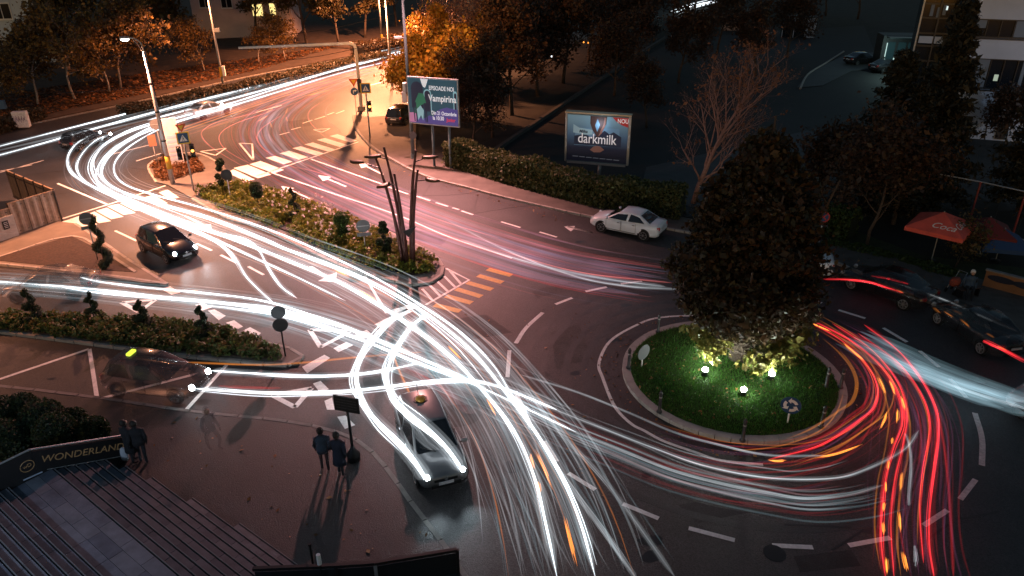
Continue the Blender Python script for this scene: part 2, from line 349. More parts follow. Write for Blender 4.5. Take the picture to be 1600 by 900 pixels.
# long flower island
FLL = [(300,313),(330,330),(360,345),(400,355),(460,382),(520,412),(560,427),(600,437),(645,447),(672,444),(690,432),(693,421),(685,408)]
FLU = [(685,408),(660,390),(600,362),(540,340),(480,316),(420,296),(370,286),(330,291),(300,313)]
fl = pavement('flower_island', FLL + FLU[1:-1], [FLL, FLU[:-1]], kerbdark, .14)
FBED = [(310,306),(350,331),(400,346),(460,370),(520,400),(560,417),(600,427),(640,434),(668,431),(680,421),(672,409),(640,394),(590,370),(530,344),(470,320),(410,299),(365,292)]
MB().prism(px(*FBED), .14, .20).build('soil_bed', soil, fl)
# left corner with the bare soil bed
LC = [(-60,398),(0,376),(90,349),(118,352),(160,380),(200,408),(262,447),(225,445),(120,428),(0,414),(-60,412)]
lc = pavement('left_corner_pavement', LC, [[(118,352),(160,380),(200,408),(262,447)], [(262,447),(200,437),(120,428),(0,415),(-60,411)]], pm('sunken_paving', (.16, .135, .11), .8, 0, 1, .2, .3, 40))
MB().prism(px((-40,416),(0,405),(112,372),(165,398),(213,429),(120,423),(0,411)), .14, .16).build('soil_bed', soil, lc)
kerb([(0,405),(112,372),(165,398),(213,429)], lc, KS, .17)
# hedge island
HU = [(-60,498),(0,500),(100,501),(200,505),(290,510),(345,520),(400,536),(450,547),(474,561)]
HL = [(474,561),(468,571),(440,573),(380,568),(300,560),(190,546),(100,534),(0,521),(-60,514)]
hi = pavement('hedge_island', HU + HL[1:], [HU, HL], paving, .14, KS)
MB().prism(px((-60,500),(100,503),(200,507),(290,512),(345,523),(400,540),(440,556),(430,566),(380,562),(300,555),(190,541),(100,529),(-60,511)), .14, .19).build('soil_bed', soil, hi)
# plaza in front of the steps
PK = [(-80,598),(0,606),(150,624),(300,646),(420,658),(500,671),(560,692),(600,730),(640,785),(690,850),(722,895),(760,960)]
plaza = pavement('plaza', PK + [(760,1500),(-400,1500),(-400,640)], [PK], asphalt_b, .10, KD)
# car park and lawns beyond the hedge, worn grass on the east side
for nm, poly, mt in (('car_park', [(840,320),(700,250),(900,150),(1060,60),(1350,40),(1420,215),(1280,320),(1080,340)], pm('car_park_asphalt', (.013, .013, .013), .8, 0, .3, .3, .3, 30)),
                     ('car_park_bays', [(1000,300),(1010,262),(1260,205),(1310,216),(1150,345)], pm('pale_paving', (.05, .053, .056), .8, 0, .8, .2, .3, 30)),
                     ('east_lawn', [(1270,378),(1290,345),(1440,400),(1600,420),(1900,480),(1900,560),(1500,428),(1370,394)], pm('lawn_soil', (.03, .04, .015), .95, 0, 2, .4, 1, 12))):
    o = MB().prism(px(*poly), 0, .03 if nm == 'car_park' else .05).build(nm, mt); tag(o, kind='structure')
o = thing('low_wall', 'long low concrete wall running off into the dark car park', 'wall')
for i, (a, b) in enumerate(zip(resample(px((770,240),(880,165),(1000,85),(1040,60)), 4.5)[:-1], resample(px((770,240),(880,165),(1000,85),(1040,60)), 4.5)[1:])):
    d = b-a; MB().box(((a+b)/2)+Vector((0, 0, .15)), (d.length*.99, .35, .3), math.atan2(d.y, d.x)).build('wall_block', MATS.get('dark_wall_concrete') or pm('dark_wall_concrete', (.07, .068, .065), .85, 0, 3, .3), o)
# ------------------------------------------------------------------ roundabout island
ri = thing('roundabout_island', None, None, kind='structure')
def circ(r, n=64): return [(RC.x+r*math.cos(2*math.pi*k/n), RC.y+r*math.sin(2*math.pi*k/n)) for k in range(n)]
vs = []; fs = []; prof = [(0, .42), (.25, .40), (.5, .34), (.75, .26), (.93, .17), (.935, .02)]; n = 56
for r, z in prof:
    vs += [(RC.x+max(r, .002)*RR*math.cos(2*math.pi*k/n), RC.y+max(r, .002)*RR*math.sin(2*math.pi*k/n), z) for k in range(n)]
fs = [(i*n+(k+1) % n, i*n+k, (i+1)*n+k, (i+1)*n+(k+1) % n) for i in range(len(prof)-1) for k in range(n)]
MB().add(vs, fs).build('turf_mound', pm('turf', (.022, .045, .010), .95, 0, 1.6, .45, 1, 30, 18, .3), ri, True)
KR = MB().box((0, 0, 0), (.985, .34, .18)).mesh('kerb_stone'); KR.materials.append(pm('round_kerb', (.42, .39, .36), .8, 0, 2.5, .15, .25, 30))
nk = 48
for k in range(nk):
    a = 2*math.pi*(k+.5)/nk; o = bpy.data.objects.new('kerb_stone', KR); COL.objects.link(o); o.parent = ri
    r = RR-.19; o.location = (RC.x+r*math.cos(a), RC.y+r*math.sin(a), .09+random.uniform(-.005, .005)); o.rotation_euler = (0, 0, a+math.pi/2); o.scale = (2*math.pi*r/nk, 1, 1)
def mound(p):
    d = (Vector((p[0], p[1], 0))-RC).length/RR; return float(np.interp(d, [q[0] for q in prof[:-1]], [q[1] for q in prof[:-1]]))
def mesh_np(name, V, F, mat, parent=None, kind=None):
    """V (n,3), F (m,k) of equal-size faces"""
    me = bpy.data.meshes.new(name); k = F.shape[1]
    me.vertices.add(len(V)); me.vertices.foreach_set('co', V.astype(np.float32).ravel())
    me.loops.add(F.size); me.loops.foreach_set('vertex_index', F.astype(np.int32).ravel())
    me.polygons.add(len(F)); me.polygons.foreach_set('loop_start', np.arange(0, F.size, k, dtype=np.int32))
    me.update(calc_edges=True)
    o = link(name, me, mat, parent)
    if kind: o['kind'] = kind
    return o
def leaves_np(C, size, flat=0.0, aspect=1.7):
    """a small folded leaf at every row of C"""
    n = len(C); N = RNG.normal(size=(n, 3)); N[:, 2] += flat; N /= np.linalg.norm(N, axis=1)[:, None]
    T = RNG.normal(size=(n, 3)); T -= (T*N).sum(1)[:, None]*N; T /= np.linalg.norm(T, axis=1)[:, None]; B = np.cross(N, T)
    s = (size*np.clip(RNG.lognormal(-.08, .38, n), .35, 2.0))[:, None]
    V = np.stack([C - T*s*aspect*.5, C + B*s*.5 + N*s*.12, C + T*s*aspect*.5, C - B*s*.5 + N*s*.12], 1).reshape(-1, 3)
    return V, np.arange(n*4).reshape(n, 4)
# blades of grass and fallen leaves on the mound
def scatter(n, fn):
    out = []
    while len(out) < n:
        p = fn()
        if p is not None: out.append(p)
    return np.array(out)
def disc_pt(rmax, rmin=0):
    a = random.uniform(0, 2*math.pi); r = RR*math.sqrt(random.uniform(rmin**2, rmax**2)); p = (RC.x+r*math.cos(a), RC.y+r*math.sin(a)); return (p[0], p[1], mound(p))
G = scatter(42000, lambda: disc_pt(.925))
h = RNG.uniform(.05, .13, len(G)); a = RNG.uniform(0, 6.28, len(G)); w = .012
V = np.stack([G + np.c_[np.cos(a)*w, np.sin(a)*w, 0*a], G - np.c_[np.cos(a)*w, np.sin(a)*w, 0*a], G + np.c_[RNG.normal(0, .03, len(G)), RNG.normal(0, .03, len(G)), h]], 1).reshape(-1, 3)
grassm = leafmat('grass_blades', [(.03, .11, .01), (.05, .17, .015), (.09, .17, .03)])
o = mesh_np('grass', V, np.arange(len(G)*3).reshape(-1, 3), grassm, None, 'stuff'); tag(o, 'green grass covering the mound of the roundabout', 'grass')
deadleaf = leafmat('fallen_leaf', [(.20, .07, .02), (.32, .14, .04), (.14, .07, .03), (.4, .25, .1)])
L1 = scatter(420, lambda: disc_pt(.92)); L1[:, 2] += .07
V, F = leaves_np(L1, .05, 2.5); o = mesh_np('fallen_leaves', V, F, deadleaf, None, 'stuff'); tag(o, 'fallen leaves strewn over the roundabout grass', 'leaves')
def poly_pts(poly, n, z):
    P = [(p.x, p.y) for p in px(*poly)]; xs = [p[0] for p in P]; ys = [p[1] for p in P]
    def inside(x, y):
        c = False; j = len(P)-1
        for i in range(len(P)):
            if (P[i][1] > y) != (P[j][1] > y) and x < (P[j][0]-P[i][0])*(y-P[i][1])/(P[j][1]-P[i][1])+P[i][0]: c = not c
            j = i
        return c
    def one():
        x, y = random.uniform(min(xs), max(xs)), random.uniform(min(ys), max(ys)); return (x, y, z) if inside(x, y) else None
    return scatter(n, one)
C = poly_pts([(0,196),(0,150),(200,120),(380,95),(540,70),(400,112),(190,156)], 9000, .16)
V, F = leaves_np(C, .2, 2.5); o = mesh_np('leaf_litter', V, F, leafmat('litter', [(.15, .055, .018), (.24, .10, .03), (.07, .04, .02), (.04, .03, .02)]), None, 'stuff'); tag(o, 'orange leaf litter along the far kerb and under the trees', 'leaves')
C = np.concatenate([scatter(260, lambda: (lambda q: (q[0], q[1], .035))(disc_pt(1.22, 1.02))), poly_pts([(560,250),(900,335),(880,350),(600,262)], 150, .035), poly_pts([(300,640),(700,850),(500,880),(200,700)], 40, .12), poly_pts([(700,480),(950,480),(950,800),(800,650)], 60, .035), poly_pts([(1290,380),(1500,440),(1500,470),(1300,410)], 80, .17)])
V, F = leaves_np(C, .07, 3); o = mesh_np('loose_leaves', V, F, deadleaf, None, 'stuff'); tag(o, 'loose fallen leaves scattered on road and pavement', 'leaves')
# ------------------------------------------------------------------ lamps, masts, signals, signs
UPZ = Vector((0, 0, 1))
def facing(u, v, extra=0.0):
    """heading (about z) that turns a sign's local -y face towards the camera side"""
    p = gp(u, v); return math.atan2(-p.x, p.y)*1.0 + extra
# tall lamp mast on the small island
b = gp(271, 290)
t = thing('street_lamp', 'tall pale street lamp with a yellow band on the small shrub island', 'street lamp', b)
MB().tube([(0,0,.0),(0,0,9.2)], [.17,.09], 12).build('pole', steel, t, True)
MB().tube([(0,0,1.25),(0,0,2.15)], [.185,.18], 14).build('band', yellowband, t, True)
for z in (3.2, 5.2, 7.1): MB().tube([(0,0,z),(0,0,z+.1)], .155, 12).build('clamp', darkmetal, t)
MB().tube([(.05,0,6.2),(.14,0,6.4),(.12,0,8.6)], .03, 6).build('cable', rubber, t)
MB().tube(spline([(0,0,9.1),(-.1,.05,9.7),(-.5,.15,10.0),(-1.0,.3,10.05)], 12), .045, 8).build('arm', steel, t, True)
MB().tube(spline([(0,0,8.9),(-.3,.05,9.6),(-.6,.18,9.85)], 8), .02, 6).build('brace', steel, t, True)
hd = MB().lathe([(.05,.10),(.2,.07),(.24,0),(.2,-.05),(.05,-.06)], (-1.25,.36,10.02), 14, (1.5,.8)).build('lamp_head', steel, t, True)
MB().lathe([(.05,0),(.17,-.02),(.19,-.08),(.12,-.14),(.02,-.17)], (-1.25,.36,9.98), 14, (1.4,.8)).build('bulb', hotwhite, hd, True)
lamp('street_lamp_light', b+Vector((-1.25,.36,9.6)), 26000, (1,.38,.2), .3, 166, b+Vector((-1.25,.36,0)), .7)
# tall blue-grey mast with a camera by the big billboard: its floodlight is above the frame
b = gp(646, 250)
t = thing('tall_mast', 'tall blue-grey mast carrying a small camera before the teal billboard', 'mast', b)
MB().tube([(0,0,0),(0,0,15.0)], [.15,.08], 12).build('pole', bluepole, t, True)
MB().tube([(0,0,0),(0,0,.5)], [.2,.19], 12).build('base_sleeve', bluepole, t)
cam_ = MB().box((-.5,-.15,9.2), (.55,.16,.16), .3).build('camera', sign_white, t, bevel=.02)
MB().tube([(0,0,9.1),(-.25,-.1,9.2)], .03, 6).build('camera_bracket', steel, t)
MB().disc((.12,-.2,2.0), (.3,-1,0), .28, .03).build('round_sign', sign_back, t)
fl_ = MB().box((-.2,-.5,14.9), (.7,.45,.2)).build('floodlight', darkmetal, t)
MB().box((-.2,-.5,14.79), (.55,.35,.03)).build('lens', hotwhite, fl_)
f2_ = MB().box((.35,.45,14.9), (.6,.4,.2)).build('floodlight', darkmetal, t); MB().box((.35,.47,14.79), (.45,.3,.03)).build('lens', hotwhite, f2_); lamp('tree_fill_flood', b+Vector((.35,.6,14.5)), 15000, (1,.40,.12), .3, 92, gp(690,120), 1.0)  # second floodlight, added to light the orange trees behind
MB().box((-.35,-.1,4.9), (.35,.25,.8)).build('junction_box', steel, t, bevel=.02)
lamp('mast_flood', b+Vector((-.2,-.9,14.5)), 57000, WARM, .35, 103, gp(565,325), 1.0)
# lamps along the upper road
def road_lamp(u, v, h, label, lit, arm=(-1.6, .2), band=True, box=False, bare=False):
    b = gp(u, v); t = thing('street_lamp', label, 'street lamp', b, 0, 'lamp posts of the upper road')
    MB().tube([(0,0,0),(0,0,h)], [.15,.09], 10).build('pole', greysteel, t, True)
    if band: MB().tube([(0,0,1.3),(0,0,2.3)], [.165,.16], 12).build('band', yellowband, t)
    if box: MB().box((.35,-.1,1.9), (.3,.25,1.1)).build('meter_box', sign_white, t, bevel=.02); MB().box((.35,0,6.2), (.6,.2,.4)).build('fuse_box', steel, t)
    MB().tube(spline([(0,0,h-.1),(arm[0]*.3,arm[1]*.3,h+.25),(arm[0],arm[1],h+.3)], 8), .045, 6).build('arm', greysteel, t, True)
    hd = MB().box((arm[0]*1.2,arm[1]*1.2,h+.3), (.7,.26,.12)).build('lamp_head', greysteel, t, bevel=.03)
    MB().lathe([(.05,0),(.18,-.03),(.14,-.12),(.02,-.16)], (arm[0]*1.25,arm[1]*1.25,h+.24), 12, (1.3,.8)).build('bulb', hotwhite if lit else lens, hd)
    if lit: lamp('road_lamp_light', b+Vector((arm[0]*1.25,arm[1]*1.25,h-.1)), lit, SODIUM, .25, 153 if bare else 150, b+Vector((arm[0]*1.25,arm[1]*1.25,0)), .3)
    return t
road_lamp(350, 138, 10.2, 'grey lamp post with a white meter box before the pink house', 9000, (-1.2,-.8), True, True, True)
road_lamp(613, 135, 10.0, 'slim post with a lit orange lamp near the parked black car', 66000, (-2.0, .3), False, False, True)
road_lamp(598, 80, 10.5, 'brown lamp post with a yellow band on the far side of the upper road', 60000, (1.6, -.6), True, False, True)
# the lamp of the next lamp post down the left road
b = Vector((-37, 35, 0)); t = thing('street_lamp', 'street lamp just outside the left edge above the metal fence', 'street lamp', b, 0, 'lamp posts of the upper road')
MB().tube([(0,0,0),(0,0,9.0)], [.15,.09], 10).build('pole', greysteel, t, True); MB().box((.8,-.1,9.1), (1.8,.2,.12)).build('lamp_head', greysteel, t)
MB().box((1.5,-.1,9.02), (.35,.16,.05)).build('bulb', hotwhite, t)
lamp('left_lamp_light', b+Vector((1.5,-.1,8.8)), 12000, SODIUM, .25, 150, b+Vector((2.5,.5,0)), .7)
# unseen lamp post added to brighten the office front, beyond the right edge
b = Vector((47, 47, 0)); t = thing('street_lamp', 'unseen cool white lamp post added to light the office front, outside the right edge', 'street lamp', b)
MB().tube([(0,0,0),(0,0,8.5)], [.13,.08], 10).build('pole', greysteel, t, True); MB().box((-.5,.2,8.6), (1.2,.25,.12)).build('lamp_head', greysteel, t); MB().box((-.8,.2,8.52), (.4,.18,.05)).build('bulb', hotwhite, t)
lamp('office_fill_light', b+Vector((-.8,.2,8.3)), 1500, (.55,.72,1.0), .25, 150, b+Vector((-1.5,6,0)), .4)
# gantry arm
b = gp(565, 172); t = thing('gantry', 'long white overhead gantry arm on a bent post at the far junction', 'gantry', b, R(6))
MB().tube([(0,0,0),(0,0,5.75)]+[tuple(q) for q in spline([(0,0,5.75),(-.1,0,6.15),(-.5,0,6.32)], 8)]+[(-10.5,-1.2,6.32)], [.17,.15]+[.15]*8+[.10], 10).build('frame', pm('gantry_white', (.72,.72,.72), .45), t, True)
MB().box((0,0,.2), (.7,.7,.4)).build('footing', kerbdark, t); MB().box((.05,-.1,2.4), (.4,.35,1.3)).build('cabinet', darkmetal, t)
# multi-stem flower lamp on the tip of the flower island
b = gp(637, 414, .2); t = thing('flower_lamp', 'sculptural five-tube lamp with leaf-shaped heads on the flower island tip', 'lamp', b)
stems = [((-.25,0),(-1.55,.5,5.9),(-1.35,.5)), ((-.12,.06),(-.95,.35,6.4),(-.75,-.1)), ((0,0),(-.35,-.25,5.2),(-.6,-.55)), ((.2,.05),(.95,.3,6.25),(.85,.25)), ((.32,-.05),(1.05,-.1,5.35),(.95,-.35))]
for i, ((x, y), (tx, ty, tz), (hx, hy)) in enumerate(stems):
    tx *= .85; hx *= .85
    st = MB().tube(spline([(x,y,-.05),(x+(tx-x)*.22,y+(ty-y)*.22,tz*.4),(x+(tx-x)*.6,y+(ty-y)*.6,tz*.75),(tx,ty,tz)], 14), [.10]*5+[.08]*5+[.06]*4, 8).build('stem', rustpipe, t, True)
    zz = tz-.55; ax = x+(tx-x)*.86; ay = y+(ty-y)*.86
    MB().tube([(ax,ay,zz-.05),(ax+hx*.6,ay+hy*.6,zz+.08)], .03, 6).build('arm', darkmetal, st)
    q = Vector((ax+hx*1.05, ay+hy*1.05, zz+.08)); an = math.atan2(hy, hx)
    vs = []; K = 9
    for k in range(K):
        f = k/(K-1); wv = .26*math.sin(math.pi*min(1, f*1.02))**.6+.02
        for (yy, z2) in ((-wv, 0), (-wv*.6, .09), (0, .13), (wv*.6, .09), (wv, 0), (0, -.03)):
            X = (f-.5)*.85; vs.append((q.x+X*math.cos(an)-yy*math.sin(an), q.y+X*math.sin(an)+yy*math.cos(an), q.z+z2*(1-.3*f)))
    MB().add(vs, [(k*6+j, k*6+(j+1) % 6, k*6+6+(j+1) % 6, k*6+6+j) for k in range(K-1) for j in range(6)] + [tuple(range(5,-1,-1)), tuple(range(6*K-6, 6*K))]).build('lamp_head', pm('lamp_head_brass', (.11,.055,.018), .45, .3), st, True)
MB().slab([(-.05,-.3,2.1),(.65,-.25,2.35),(.2,-.28,1.75)], (0,-1,0), .06).build('plaque', darkmetal, t)
# sign helpers
def post_sign(name, u, v, h, label, cat, faces, rz=0.0, r=.035, mat=greysteel, z0=.14, group=None):
    b = gp(u, v, z0); t = thing(name, label, cat, b, facing(u, v)+rz, group)
    MB().tube([(0,0,0),(0,0,h)], r, 8).build('post', mat, t, True); 
    for kind, z, s in faces:
        if kind.startswith('disc'):
            o = MB().disc((0,-.045,z), (0,1,0), s, .02, 28).build('sign_plate', {'disc_back': sign_back, 'disc_dark': black, 'disc_blue': sign_blue, 'disc_red': sign_red, 'disc_mirror': pm('mirror_shell', (.10,.11,.12), .25, .6)}[kind], t)
            if kind == 'disc_blue':
                MB().disc((0,-.058,z), (0,1,0), s*.97, .006, 28).build('rim', sign_white, o); MB().disc((0,-.064,z), (0,1,0), s*.91, .008, 28).build('face', sign_blue, o)
            if kind == 'disc_red':
                MB().disc((0,-.060,z), (0,1,0), s*.8, .012, 28).build('face', sign_blue, o)
                for an in (45, -45): MB().box((0,-.071,z), (s*1.6,.012,s*.17), rot=Matrix.Rotation(R(an), 3, 'Y')).build('red_bar', sign_red, o)
            if kind == 'disc_back': MB().box((0,-.07,z), (s*1.7,.03,.05)).build('bracket', steel, o)
        if kind == 'cross':
            o = MB().box((0,-.05,z), (s*2.25,.02,s*2.25)).build('sign_plate', sign_yel, t); MB().box((0,-.063,z), (s*1.8,.01,s*1.8)).build('blue_field', sign_blue, o)
            MB().slab([(-s*.68,-.07,z-s*.6),(s*.68,-.07,z-s*.6),(0,-.07,z+s*.62)], (0,-1,0), .008).build('triangle', sign_white, o)
            for pts in ([(-.06,.26),(.06,.26),(.08,.0),(-.08,0)], [(-.08,.02),(.0,.02),(-.14,-.42),(-.22,-.42)], [(0,.02),(.08,.02),(.22,-.42),(.14,-.42)], [(.06,.2),(.2,.0),(.14,-.03),(.03,.12)], [(-.07,.44),(.07,.44),(.07,.3),(-.07,.3)]):
                MB().slab([(x*s*.9,-.08,z+(y-.1)*s*1.0) for x, y in pts], (0,-1,0), .006).build('walking_figure', black, o)
        if kind == 'giveway':
            o = MB().slab([(-s,-.05,z+s*.6),(s,-.05,z+s*.6),(0,-.05,z-s*1.1)], (0,-1,0), .02).build('sign_plate', pm('sign_orange_red', (.55,.10,.03), .5), t)
            MB().slab([(-s*.5,-.073,z+s*.34),(s*.5,-.073,z+s*.34),(0,-.073,z-s*.52)], (0,-1,0), .006).build('face', sign_yel, o)
        if kind == 'plate_back':
            MB().box((0,-.05,z), (s*2.3,.02,s*.6)).build('sub_plate', sign_back, t)
        if kind == 'rect_back': MB().box((0,-.05,z), (s*1.3,.03,s*2)).build('sign_plate', pm('sign_back_rust', (.28,.12,.07), .6), t)
        if kind == 'arrow_right':
            pass
    return t
def signal(t, z, dx, lit):
    hd = MB().box((dx,-.1,z), (.3,.26,.92)).build('signal_head', black, t, bevel=.03)
    for k, c in enumerate((sign_red, sign_yel, MATS['lamp_lens'])):
        zz = z+.3-.3*k
        MB().disc((dx,-.24,zz), (0,1,0), .1, .02, 16).build('signal_lens', glow('amber_signal', (1,.45,.08), 5, False) if lit == k else black, hd)
        MB().tube([(dx,-.22,zz+.02),(dx,-.4,zz)], [.13,.12], 12, False).build('visor', black, hd)
def arrow_face(t, z, s):
    o = MB().slab([(x*s,-.075,z+y*s) for x, y in [(-.35,-.5),(-.15,-.5),(-.15,.1),(.15,.1),(.15,-.12),(.6,.22),(.15,.55),(.15,.33),(-.35,.33)]], (0,-1,0), .008).build('white_arrow', sign_white, t)
ts = post_sign('traffic_signal', 303, 298, 4.3, 'traffic signal under crossing and give-way signs by the shrub island', 'traffic signal', [('cross',3.72,.36),('giveway',4.45,.34)], 0, .06)
signal(ts, 2.75, -.42, None); signal(ts, 2.85, .42, 1)
ts = post_sign('traffic_signal', 578, 212, 3.9, 'traffic signal with a pedestrian crossing sign beside the gantry post on the far pavement', 'traffic signal', [('cross',4.05,.38)], 0, .06, bluepole)
signal(ts, 2.55, .2, 1)
t = post_sign('road_sign', 558, 186, 3.7, 'round blue arrow sign under a give-way triangle just left of the gantry post', 'road sign', [('disc_blue',2.55,.36),('giveway',3.45,.42)], 0, .03); arrow_face(t, 2.55, .36)
post_sign('road_sign', 247, 262, 2.35, 'back of a rusty rectangular sign left of the shrub island', 'road sign', [('rect_back',2.1,.42)])
post_sign('road_sign', 256, 252, 3.2, 'back of a round sign on the lamp mast of the shrub island', 'road sign', [('disc_back',2.9,.42)])
b = gp(279, 262); t = thing('sign_panel', 'tall pale lit panel board standing behind the lamp mast on the shrub island', 'sign board', b, facing(279,262)+R(8))
MB().box((0,0,2.0), (1.0,.12,3.6)).build('panel', pm('pale_panel', (.55,.56,.6), .4, 0, 2, .2), t, bevel=.02); MB().box((-.3,0,.1), (.1,.1,.3)).build('leg', steel, t); MB().box((.3,0,.1), (.1,.1,.3)).build('leg', steel, t)
for k in range(6): MB().box((0,-.066,.7+k*.34), (.8,.012,.2)).build('strip', pm('pale_blue_strip', (.35,.45,.6), .4), t)
post_sign('road_sign', 153, 406, 2.6, 'back of a round sign over a plate on the bare left corner', 'road sign', [('disc_back',2.45,.36),('plate_back',1.95,.32)])
post_sign('road_sign', 572, 398, 2.0, 'grey back of a round sign among the flowers of the island', 'road sign', [('disc_back',1.75,.37),('plate_back',1.25,.33)])
post_sign('road_sign', 362, 318, 2.2, 'dark back of a round sign at the far end of the flower island', 'road sign', [('disc_dark',2.0,.35)])
t = post_sign('road_sign', 446, 556, 2.35, 'two dark round signs one above the other at the end of the hedge island', 'road sign', [('disc_mirror',2.15,.3),('disc_dark',1.55,.32)], 0, .035, black)
t = post_sign('road_sign', 1277, 389, 2.2, 'round no-stopping sign on a pale post at the right of the big tree', 'road sign', [('disc_red',1.95,.33)], 0, .04, steel)
MB().tube([(0,0,0),(0,0,.5)], .055, 8).build('post_sleeve', sign_white, t)
b = gp(1229, 668); b.z = mound(b); t = thing('road_sign', 'small round blue roundabout sign with white arrows on the front of the grass mound', 'road sign', b, facing(1229,668))
MB().tube([(0,0,0),(0,0,.75)], .03, 8).build('post', sign_white, t)
o = MB().disc((0,-.05,.8), (0,1,0), .36, .02, 28).build('sign_plate', sign_blue, t)
for k in range(3):
    a0 = 2*math.pi*k/3+.4; pts = []
    for j in range(6): a1 = a0+.24*j; pts.append((.26*math.cos(a1), .26*math.sin(a1)))
    for j in range(5, -1, -1): a1 = a0+.24*j; pts.append((.15*math.cos(a1), .15*math.sin(a1)))
    MB().slab([(x,-.062,.8+z) for x, z in pts], (0,-1,0), .008).build('white_arrow', sign_white, o)
    a1 = a0+.24*5; MB().slab([(.33*math.cos(a1),-.062,.8+.33*math.sin(a1)),(.08*math.cos(a1),-.062,.8+.08*math.sin(a1)),(.2*math.cos(a1+.55),-.062,.8+.2*math.sin(a1+.55))], (0,-1,0), .008).build('arrow_tip', sign_white, o)
b = gp(1002, 580); b.z = mound(b); t = thing('road_sign', 'dark back of a round sign at the left edge of the grass mound', 'road sign', b, facing(1002,580)+R(50))
MB().tube([(0,0,0),(0,0,.7)], .03, 8).build('post', sign_white, t); MB().disc((0,-.05,.72), (0,1,0), .34, .02, 28).build('sign_plate', sign_back, t); MB().box((0,-.03,.72), (.5,.02,.05)).build('bracket', steel, t)
# black information board on the plaza
b = gp(553, 718, .1); t = thing('information_board', 'black lettered board on a black pole with a weighted foot on the plaza', 'sign board', b, facing(553,718)+R(-32))
MB().tube([(0,0,0),(0,0,2.1)], .05, 10).build('pole', black, t); MB().lathe([(.22,0),(.24,.25),(.1,.45),(.06,.6)], (0,0,0), 14).build('foot', darkmetal, t, True)
o = MB().box((0,-.02,2.35), (.95,.06,.62)).build('board', black, t, bevel=.03)
for k in range(4):
    for j, (x, w) in enumerate(((-.3,.16),(-.1,.2),(.14,.22),(.33,.1))): MB().box((x,-.052,2.52-.11*k), (w,.006,.028)).build('text_line', pm('dim_print', (.06,.06,.06), .6), o)
# bollards around the roundabout island
def bollard_proto():
    t = thing('bollard', 'grey kerb bollard', 'bollard', (0,0,0), 0, 'bollards round the roundabout island')
    MB().lathe([(.11,0),(.11,.06),(.065,.1),(.058,.8),(.075,.83),(.075,.86),(.05,.9),(.03,.96)], (0,0,0), 12).build('shaft', pm('bollard_grey', (.05,.05,.055), .5, .2), t, True)
    MB().tube([(0,0,.66),(0,0,.72)], .063, 12).build('band', pm('bollard_band', (.3,.3,.3), .5), t); return t
bp = bollard_proto(); bpale = None
for i, (u, v, lab) in enumerate([(1028,519,'bollard on the kerb at the upper left of the roundabout'),(982,575,'bollard on the left kerb of the roundabout'),(1030,644,'bollard on the lower left kerb of the roundabout'),(1160,689,'pale-topped bollard on the front kerb of the roundabout'),
                                 (1283,668,'bollard on the front right kerb, just right of the blue sign'),(1313,606,'bollard on the right kerb of the roundabout'),(1290,606,'bollard standing inside the kerb on the grass at the right')]):
    o = bp if i == 0 else copy_tree(bp); p = gp(u, v, .18); o.location = p; o['label'] = lab
# uplights under the big tree
lights_uv = [(1106,553),(1102,579),(1162,609),(1206,585),(1178,570)]
for i, (u, v) in enumerate(lights_uv[:4]):
    p = gp(u, v, .62); p.z = mound(p); t = thing('uplight', ['white ground uplight furthest from the front, left of the tree trunk','white ground uplight at the far left below the trunk','white ground uplight nearest the front of the mound','white ground uplight right of the trunk'][i], 'uplight', p, 0, 'ground uplights round the big tree')
    MB().lathe([(.11,0),(.12,.2),(.1,.22)], (0,0,0), 14).build('housing', darkmetal, t); MB().lathe([(.09,.215),(.12,.27),(.10,.33),(.05,.36),(.01,.37)], (0,0,0), 14).build('lamp_glass', glow('uplight_glass', (.9,1,.95), 130, False), t)
    tp = gp(1150, 572); lamp('uplight_spill', p+Vector((0,0,.55)), 32, (.93,1,.86), .05)
    lamp('uplight_beam', p+Vector((0,0,.35)), 2200, (.93,1,.86), .06, 95, tp+Vector((0,0,4.2)) if i != 2 else tp+Vector((.8,0,3.2)))
# topiary -----------------------------------------------------------
topm = leafmat('topiary_leaf', [(.014,.03,.012), (.03,.05,.018), (.05,.075,.025)])
def clad(pts_n, size, mat, name, parent, aspect=1.6):
    V, F = leaves_np(np.array(pts_n), size, 0, aspect); return mesh_np(name, V, F, mat, parent)
def sphere_pts(c, r, n, jit=.12):
    N = RNG.normal(size=(n, 3)); N /= np.linalg.norm(N, axis=1)[:, None]; return np.array(c) + N*(r*(1+RNG.uniform(-jit, jit, n)))[:, None]
def spiral(u, v, h, label, z0=.18, group='spiral topiaries', lean=0.0, turns=2.3, fat=.21):
    b = gp(u, v, z0); t = thing('spiral_topiary', label, 'topiary', b, random.uniform(0, 6), group)
    MB().tube([(0,0,0),(0,0,h)], [.04,.02], 6).build('stem', bark, t)
    pts = []; rad = []
    for k in range(46):
        f = k/45; a = turns*2*math.pi*f; rr = (.24*(1-f)+.07); pts.append((rr*math.cos(a), rr*math.sin(a), .15+f*(h-.2))); rad.append(fat*(1-.55*f))
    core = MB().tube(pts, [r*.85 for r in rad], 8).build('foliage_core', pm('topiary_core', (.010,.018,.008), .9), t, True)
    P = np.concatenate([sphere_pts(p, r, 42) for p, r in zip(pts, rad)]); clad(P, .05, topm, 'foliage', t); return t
spiral(55, 503, 1.75, 'leftmost dark spiral topiary on the hedge island, by the edge of the frame'); spiral(149, 502, 1.5, 'second spiral topiary from the left on the hedge island, thin with a bare tip', fat=.15)
spiral(225, 514, 1.45, 'third spiral topiary from the left on the hedge island'); spiral(320, 527, 1.6, 'spiral topiary at the right of the hedge island, nearest its end', fat=.17)
spiral(165, 416, 2.9, 'tall spiral topiary on the bare left corner beside the round sign', fat=.27); spiral(462, 341, 2.0, 'dark spiral topiary half way along the flower island', fat=.17)
